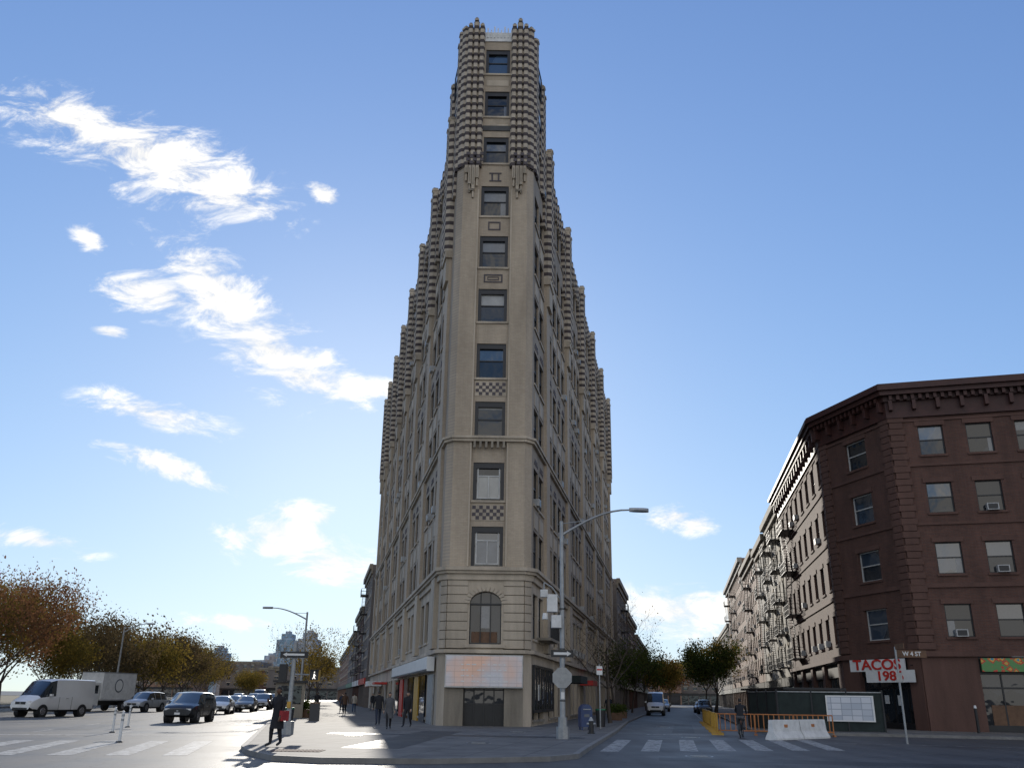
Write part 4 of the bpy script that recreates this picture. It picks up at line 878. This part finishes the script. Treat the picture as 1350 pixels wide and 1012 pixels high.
# ------------------------------------------------------------------ people
SK=mat('skin',(.42,.25,.17),.6,.08); SKD=mat('skin_dark',(.14,.075,.045),.6,.08); HR=mat('hair_dark',(.02,.014,.01),.7)
CL=lambda n,c: mat(n,c,.9,.25,6,.2,40)
def person(name,loc,ang,coat,pants,h=1.72,stride=.28,skin=SK,hair=HR,longcoat=False,sit=False,bag=None,sleeve=None,armup=None):
    R=Root(name,loc,ang,h/1.74)
    shoe=M['black']; sleeve=sleeve or coat
    J={};E=[]
    lean=.0 if not sit else .35
    J['pel']=((0,0,.95),(.16,.12)); J['sp']=((0,lean*.3,1.13),(.145,.11)); J['ch']=((0,lean*.8,1.33),(.175,.12)); J['nb']=((0,lean,1.47),(.085,.075)); J['nk']=((0,lean+.02,1.56),(.055,.055))
    E+= [('pel','sp',0),('sp','ch',0),('ch','nb',0),('nb','nk',3)]
    for s,sg in (('L',-1),('R',1)):
        f=stride*sg
        if sit:
            J['kn'+s]=((sg*.13,.42,.80 if sg>0 else .62),(.075,.075)); J['an'+s]=((sg*.12,.22,.44 if sg>0 else .2),(.05,.05)); J['to'+s]=((sg*.12,.4,.38 if sg>0 else .14),(.045,.035))
        else:
            J['kn'+s]=((sg*.10,f*.55+.05,.51),(.075,.075)); J['an'+s]=((sg*.10,f,.10 if f>=0 else .13),(.048,.05)); J['to'+s]=((sg*.12,f+.19,.045),(.045,.035))
        J['hp'+s]=((sg*.095,0,.90),(.105,.105))
        E+=[('pel','hp'+s,1),('hp'+s,'kn'+s,1),('kn'+s,'an'+s,1),('an'+s,'to'+s,2)]
        af=-f*.8
        J['sh'+s]=((sg*.195,lean,1.42),(.075,.07))
        if sit: J['el'+s]=((sg*.25,lean+.15,1.2),(.05,.05)); J['wr'+s]=((sg*.22,lean+.38,1.08),(.034,.03)); J['ha'+s]=((sg*.21,lean+.46,1.06),(.036,.024))
        elif armup and sg==armup: J['el'+s]=((sg*.25,.05,1.15),(.05,.05)); J['wr'+s]=((sg*.15,.28,1.28),(.034,.03)); J['ha'+s]=((sg*.13,.34,1.34),(.036,.024))
        else: J['el'+s]=((sg*.25,af*.35-.02,1.14),(.05,.05)); J['wr'+s]=((sg*.26,af*.8+.06,.90),(.034,.03)); J['ha'+s]=((sg*.26,af*.9+.09,.82),(.036,.024))
        E+=[('ch','sh'+s,0),('sh'+s,'el'+s,4),('el'+s,'wr'+s,4),('wr'+s,'ha'+s,3)]
        hp=Vector(J['ha'+s][0]); d=(hp-Vector(J['wr'+s][0])).normalized(); yv=Vector((0,1,0)); yv=(yv-d*yv.dot(d)).normalized()
        for k,(o,l) in enumerate(((-.028,.06),(-.01,.075),(.01,.072),(.028,.055))):
            b=hp+yv*o+d*.02; m_=b+d*l*.6; t=m_+d*l*.4+Vector((-sg*.015,0,0))
            J['f%d'%k+s]=(tuple(m_),(.0095,.0095)); J['g%d'%k+s]=(tuple(t),(.008,.008)); E+=[('ha'+s,'f%d'%k+s,3),('f%d'%k+s,'g%d'%k+s,3)]
        b=hp+yv*.045-d*.02; J['th'+s]=(tuple(b),(.011,.011)); J['tt'+s]=(tuple(b+yv*.012+d*.035),(.009,.009)); E+=[('ha'+s,'th'+s,3),('th'+s,'tt'+s,3)]
    names=list(J); idx={n:i for i,n in enumerate(names)}
    me=bpy.data.meshes.new('t'); me.from_pydata([J[n][0] for n in names],[(idx[a],idx[b]) for a,b,_ in E],[]); o=bpy.data.objects.new('t',me); COL.objects.link(o)
    md=o.modifiers.new('s','SKIN'); md.use_smooth_shade=True
    sv=me.skin_vertices[0].data
    for i,n in enumerate(names): sv[i].radius=J[n][1]; sv[i].use_root=(n=='pel')
    ms=o.modifiers.new('u','SUBSURF'); ms.levels=1; ms.render_levels=1
    dg=bpy.context.evaluated_depsgraph_get(); m2=bpy.data.meshes.new_from_object(o.evaluated_get(dg)); bpy.data.objects.remove(o)
    m2.name='body'; m2.materials.clear()
    for q in (coat,pants,shoe,skin,sleeve): m2.materials.append(q)
    segs=[(Vector(J[a][0]),Vector(J[b][0]),l,(J[a][1][0]+J[b][1][0])/2) for a,b,l in E]
    for p in m2.polygons:
        c=p.center; best=9;bl=0
        for a,b,l,r in segs:
            ab=b-a; t=max(0,min(1,(c-a).dot(ab)/max(1e-6,ab.dot(ab)))); dd=(c-(a+ab*t)).length-r*.6
            if dd<best: best=dd;bl=l
        if bl==1 and c.z>.9 and not sit: bl=0
        p.material_index=bl
    b=bpy.data.objects.new('body',m2); COL.objects.link(b); b.parent=R.e
    hc=Vector((0,lean+.035,1.645)); V=[];Fc=[];mi=[]
    nu,nv=18,14
    for i in range(nv+1):
        ph=math.pi*i/nv
        for k in range(nu):
            th=2*math.pi*k/nu; x=math.sin(ph)*math.cos(th); y=math.sin(ph)*math.sin(th); z=math.cos(ph)
            sx,sy,sz=.076,.096,.115
            if z<0: sx*=1+.25*z; sy*=1+.1*z
            yy=y*sy
            if y>.9 and -.45<z<-.02: yy+=.022
            if y>.8 and -.75<z<-.5: yy+=.006
            V.append((hc.x+x*sx,hc.y+yy,hc.z+z*sz))
    for i in range(nv):
        for k in range(nu):
            Fc.append((i*nu+k,(i+1)*nu+k,(i+1)*nu+(k+1)%nu,i*nu+(k+1)%nu))
            ph=math.pi*(i+.5)/nv; th=2*math.pi*(k+.5)/nu; y=math.sin(ph)*math.sin(th); z=math.cos(ph)
            mi.append(1 if (z>.55 or (y<.1 and z>-.35) or (y<.45 and z>.2)) else 0)
    mesh_obj('head',V,Fc,[skin,hair],mi,R.e,smooth=80)
    for s in (-1,1):
        R.tube('ears',skin,(s*.072,hc.y,hc.z),(s*.088,hc.y-.01,hc.z+.01),.03,.02,n=8)
        R.tube('eyes','black',(s*.03,hc.y+.086,hc.z+.01),(s*.03,hc.y+.094,hc.z+.01),.01,n=6)
    R.box('mouth','brownst',-.022,.022,hc.y+.085,hc.y+.094,hc.z-.062,hc.z-.054)
    V=[];Fc=[]
    for i in range(7):
        ph=.62*math.pi*i/6
        for k in range(nu):
            th=2*math.pi*k/nu; y=math.sin(th); lim=1 if y<.3 else .62
            p2=ph*lim; V.append((hc.x+.084*math.sin(p2)*math.cos(th),hc.y-.006+.102*math.sin(p2)*math.sin(th),hc.z+.124*math.cos(p2)))
    for i in range(6):
        for k in range(nu): Fc.append((i*nu+k,(i+1)*nu+k,(i+1)*nu+(k+1)%nu,i*nu+(k+1)%nu))
    mesh_obj('hair',V,Fc,hair,parent=R.e,smooth=80)
    zs=([.52,.75,.95,1.12,1.3,1.43,1.49] if longcoat else [.82,.9,1.0,1.12,1.3,1.43,1.49]); ws=([.235,.215,.195,.18,.20,.17,.08] if longcoat else [.185,.185,.178,.17,.195,.17,.08]); ds=([.2,.17,.14,.13,.14,.11,.075] if longcoat else [.15,.145,.135,.13,.14,.11,.075])
    if not sit:
        V=[];Fc=[];n=20
        for z,w,d in zip(zs,ws,ds):
            for k in range(n):
                th=2*math.pi*k/n; wob=1+.03*math.sin(5*th+z*9)*(1.3-z if z<1.3 else 0)
                V.append((w*math.cos(th)*wob,d*math.sin(th)*wob,z))
        for i in range(len(zs)-1):
            for k in range(n): Fc.append((i*n+k,i*n+(k+1)%n,(i+1)*n+(k+1)%n,(i+1)*n+k))
        mesh_obj('coat',V,Fc,coat,parent=R.e,smooth=60)
        R.tube('collar',coat,(0,.0,1.45),(0,.005,1.53),.085,.07,n=14,caps=False)
    if bag: 
        R.box('bag',bag,-.36,-.22,-.12,.16,.75,1.05); R.tube('bag_strap',bag,(-.25,0,1.05),(.1,.0,1.5),.012,n=5)
    R.done()
    return R.e
black=CL('black_cloth',(.014,.014,.017)); navy=CL('navy_cloth',(.02,.028,.05)); grey=CL('grey_cloth',(.09,.09,.095)); blue=CL('denim',(.05,.08,.14)); redc=CL('red_cloth',(.32,.03,.03)); brn=CL('brown_cloth',(.09,.05,.03)); cream_=CL('cream_cloth',(.4,.36,.3))
person('pedestrian',(-7.15,29.1,.136),2.6,black,black,1.72,.12,SKD,longcoat=True,bag=redc,armup=1,sleeve=black)
person('pedestrian',(-7.1,51.3,.136),.25,black,navy,1.76,.28)
person('pedestrian',(-5.75,45.3,.136),3.4,grey,black,1.66,.2,longcoat=True)
person('pedestrian',(-5.2,48.6,.136),2.9,black,black,1.72,.3)
person('pedestrian',(-17.4,85,.136),.2,black,blue,1.75,.25)
person('pedestrian',(-15.5,87,.136),3.2,navy,black,1.68,.25); person('pedestrian',(-14.6,88.5,.136),.1,cream_,blue,1.7,.25)
person('pedestrian',(-13.3,76,.136),.3,brn,black,1.72,.25); person('pedestrian',(-14.1,97,.136),3.,black,grey,1.72,.25)
person('pedestrian',(9.5,86,.136),3.2,black,blue,1.72,.25); person('pedestrian',(8.6,79.5,.136),.1,navy,black,1.72,.25)
R=Root('cyclist',(11.2,44.8,0),-.35)
for y in (-.52,.52):
    n=22
    for i in range(n):
        a=2*math.pi*i/n;b_=2*math.pi*(i+1)/n; R.tube('bicycle_wheels','tyre',(0,y+.33*math.cos(a),.34+.33*math.sin(a)),(0,y+.33*math.cos(b_),.34+.33*math.sin(b_)),.02,n=5)
        if i%2: R.tube('bicycle_spokes','steel',(0,y,.34),(0,y+.32*math.cos(a),.34+.32*math.sin(a)),.003,n=3)
for a,b_ in (((0,-.52,.34),(0,-.02,.30)),((0,-.02,.30),(0,-.2,.85)),((0,-.52,.34),(0,-.17,.76)),((0,-.17,.76),(0,.38,.82)),((0,-.02,.30),(0,.4,.74)),((0,.36,.98),(0,.52,.34)),((-.27,.36,1.0),(.27,.36,1.0))): R.tube('bicycle_frame','iron',a,b_,.018,n=6)
R.box('saddle','black',-.07,.07,-.34,-.08,.85,.9); e=R.done()
p=person('rider',(0,-.2,.0),0,black,grey,1.74,.2,sit=True); p.parent=e

# ------------------------------------------------------------------ sky, sun, camera
W=bpy.data.worlds.new('World'); SC.world=W; W.use_nodes=True; nt=W.node_tree; L=nt.links.new; bg=nt.nodes['Background']
try: W.cycles.sampling_method='MANUAL'; W.cycles.sample_map_resolution=512
except Exception: pass
sd=Vector((SUN_U,1,SUN_W)).normalized(); el=math.asin(sd.z); az=math.atan2(sd.x,sd.y)
sky=N(nt,'ShaderNodeTexSky'); sky.sky_type='NISHITA'; sky.sun_disc=False; sky.sun_elevation=el; sky.sun_rotation=az; sky.air_density=1.0; sky.dust_density=.2; sky.ozone_density=1.5; sky.altitude=0
# response of the blue sky: tint and soft shoulder, the same for every ray
t1=N(nt,'ShaderNodeVectorMath',operation='MULTIPLY'); t1.inputs[1].default_value=(.175,.215,.35); L(sky.outputs[0],t1.inputs[0])
t2=N(nt,'ShaderNodeVectorMath',operation='MULTIPLY_ADD'); t2.inputs[1].default_value=(.86,.68,.60); t2.inputs[2].default_value=(1,1,1); L(t1.outputs[0],t2.inputs[0])
t3=N(nt,'ShaderNodeVectorMath',operation='DIVIDE'); L(t1.outputs[0],t3.inputs[0]); L(t2.outputs[0],t3.inputs[1])
t4=N(nt,'ShaderNodeVectorMath',operation='SCALE'); t4.inputs['Scale'].default_value=10; L(t3.outputs[0],t4.inputs[0])
tc=N(nt,'ShaderNodeTexCoord'); sp=N(nt,'ShaderNodeSeparateXYZ'); L(tc.outputs['Generated'],sp.inputs[0])
ym=N(nt,'ShaderNodeMath',operation='MAXIMUM'); ym.inputs[1].default_value=.05; L(sp.outputs[1],ym.inputs[0])
du=N(nt,'ShaderNodeMath',operation='DIVIDE'); L(sp.outputs[0],du.inputs[0]); L(ym.outputs[0],du.inputs[1])
dw=N(nt,'ShaderNodeMath',operation='DIVIDE'); L(sp.outputs[2],dw.inputs[0]); L(ym.outputs[0],dw.inputs[1])
uw=N(nt,'ShaderNodeCombineXYZ'); L(du.outputs[0],uw.inputs[0]); L(dw.outputs[0],uw.inputs[1])
CLD=[(-.50,.68,.21,.052,-25),(-.39,.625,.10,.036,-20),(-.60,.73,.13,.036,-25),(-.37,.47,.13,.040,-45),(-.30,.40,.12,.038,-35),(-.46,.475,.08,.026,-12),(-.255,.365,.10,.026,-15),(-.19,.352,.06,.014,-3),(-.43,.315,.085,.018,-12),(-.41,.253,.09,.013,-20),(-.26,.168,.075,.027,-8),(-.205,.142,.075,.02,-8),(-.235,.195,.05,.012,-8),(-.54,.162,.07,.012,-10),(.195,.20,.05,.012,12),(.213,.192,.03,.013,0),(.185,.093,.10,.026,0),(-.31,.074,.07,.008,-3),(-.5,.42,.03,.008,-10),(-.25,.62,.03,.012,-40),(-.55,.55,.03,.012,-40)]
prev=None
for (cu,cw,ru,rw,ro) in CLD:
    mp=N(nt,'ShaderNodeMapping',vector_type='TEXTURE'); mp.inputs['Location'].default_value=(cu,cw,0); mp.inputs['Rotation'].default_value=(0,0,math.radians(ro)); mp.inputs['Scale'].default_value=(ru*1.25,rw*1.5,1); L(uw.outputs[0],mp.inputs[0])
    ln=N(nt,'ShaderNodeVectorMath',operation='LENGTH'); L(mp.outputs[0],ln.inputs[0])
    iv=N(nt,'ShaderNodeMath',operation='SUBTRACT'); iv.inputs[0].default_value=1; L(ln.outputs['Value'],iv.inputs[1])
    if prev is None: prev=iv
    else:
        mx=N(nt,'ShaderNodeMath',operation='MAXIMUM'); L(prev.outputs[0],mx.inputs[0]); L(iv.outputs[0],mx.inputs[1]); prev=mx
mpn=N(nt,'ShaderNodeMapping'); mpn.inputs['Rotation'].default_value=(0,0,math.radians(28)); mpn.inputs['Scale'].default_value=(11,23,1); L(uw.outputs[0],mpn.inputs[0])
ns=N(nt,'ShaderNodeTexNoise'); ns.inputs['Scale'].default_value=1.; ns.inputs['Detail'].default_value=9; ns.inputs['Roughness'].default_value=.68; ns.inputs['Distortion'].default_value=.5; L(mpn.outputs[0],ns.inputs['Vector'])
nz=N(nt,'ShaderNodeMath',operation='MULTIPLY_ADD'); nz.inputs[1].default_value=3.4; nz.inputs[2].default_value=-1.88; L(ns.outputs[0],nz.inputs[0])
ad=N(nt,'ShaderNodeMath',operation='ADD'); L(prev.outputs[0],ad.inputs[0]); L(nz.outputs[0],ad.inputs[1])
ms=N(nt,'ShaderNodeMapRange'); ms.interpolation_type='SMOOTHSTEP'; ms.inputs[1].default_value=-.05; ms.inputs[2].default_value=.8; L(ad.outputs[0],ms.inputs[0])
gate=N(nt,'ShaderNodeMath',operation='GREATER_THAN'); gate.inputs[1].default_value=.06; L(sp.outputs[1],gate.inputs[0])
pg_=N(nt,'ShaderNodeMath',operation='GREATER_THAN'); pg_.inputs[1].default_value=0.; L(prev.outputs[0],pg_.inputs[0])
edge=N(nt,'ShaderNodeMapRange'); edge.interpolation_type='SMOOTHSTEP'; edge.inputs[1].default_value=-.25; edge.inputs[2].default_value=.25; L(prev.outputs[0],edge.inputs[0])
mg0=N(nt,'ShaderNodeMath',operation='MULTIPLY'); L(ms.outputs[0],mg0.inputs[0]); L(edge.outputs[0],mg0.inputs[1])
mg=N(nt,'ShaderNodeMath',operation='MULTIPLY'); L(mg0.outputs[0],mg.inputs[0]); L(gate.outputs[0],mg.inputs[1])
nb=N(nt,'ShaderNodeTexNoise'); nb.inputs['Scale'].default_value=3.2; nb.inputs['Detail'].default_value=6; L(tc.outputs['Generated'],nb.inputs['Vector'])  # unseen clouds behind the camera, added as white fill for the shaded facades
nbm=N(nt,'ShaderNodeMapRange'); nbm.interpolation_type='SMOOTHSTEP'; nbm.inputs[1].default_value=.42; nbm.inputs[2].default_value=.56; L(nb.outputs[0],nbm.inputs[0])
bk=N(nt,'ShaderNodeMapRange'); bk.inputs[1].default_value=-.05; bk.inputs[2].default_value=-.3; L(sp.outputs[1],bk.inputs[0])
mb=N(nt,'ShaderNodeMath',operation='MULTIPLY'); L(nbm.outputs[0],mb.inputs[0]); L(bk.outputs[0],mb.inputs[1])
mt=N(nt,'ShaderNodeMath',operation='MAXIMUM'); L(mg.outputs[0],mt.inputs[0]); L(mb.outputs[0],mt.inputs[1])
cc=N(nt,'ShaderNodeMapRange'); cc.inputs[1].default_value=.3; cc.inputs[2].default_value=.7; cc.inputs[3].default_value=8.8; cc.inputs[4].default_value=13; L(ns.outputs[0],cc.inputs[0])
cv=N(nt,'ShaderNodeVectorMath',operation='SCALE'); cv.inputs[0].default_value=(1.,.98,.94); L(cc.outputs[0],cv.inputs['Scale'])
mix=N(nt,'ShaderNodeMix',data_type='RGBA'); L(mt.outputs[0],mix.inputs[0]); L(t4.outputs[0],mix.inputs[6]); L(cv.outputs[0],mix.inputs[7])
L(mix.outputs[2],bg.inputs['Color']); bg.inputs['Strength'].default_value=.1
ld=bpy.data.lights.new('sun','SUN'); ld.energy=4.0; ld.angle=math.radians(.5); ld.color=(1,.93,.82); so=bpy.data.objects.new('sun',ld); COL.objects.link(so); so.rotation_euler=(-sd).to_track_quat('-Z','Y').to_euler(); so.location=(0,0,80)
cd=bpy.data.cameras.new('camera'); cd.sensor_width=36; cd.lens=1150/1350*36; cd.clip_end=5000; cd.clip_start=.1
co=bpy.data.objects.new('camera',cd); COL.objects.link(co)
co.matrix_world=Matrix.Translation((0,0,1.65))@(Matrix.Rotation(math.radians(90+19.75),4,'X')@Matrix.Rotation(math.radians(.8),4,'Z'))
SC.camera=co
SC.view_settings.view_transform='Standard'; SC.view_settings.look='None'; SC.view_settings.exposure=0
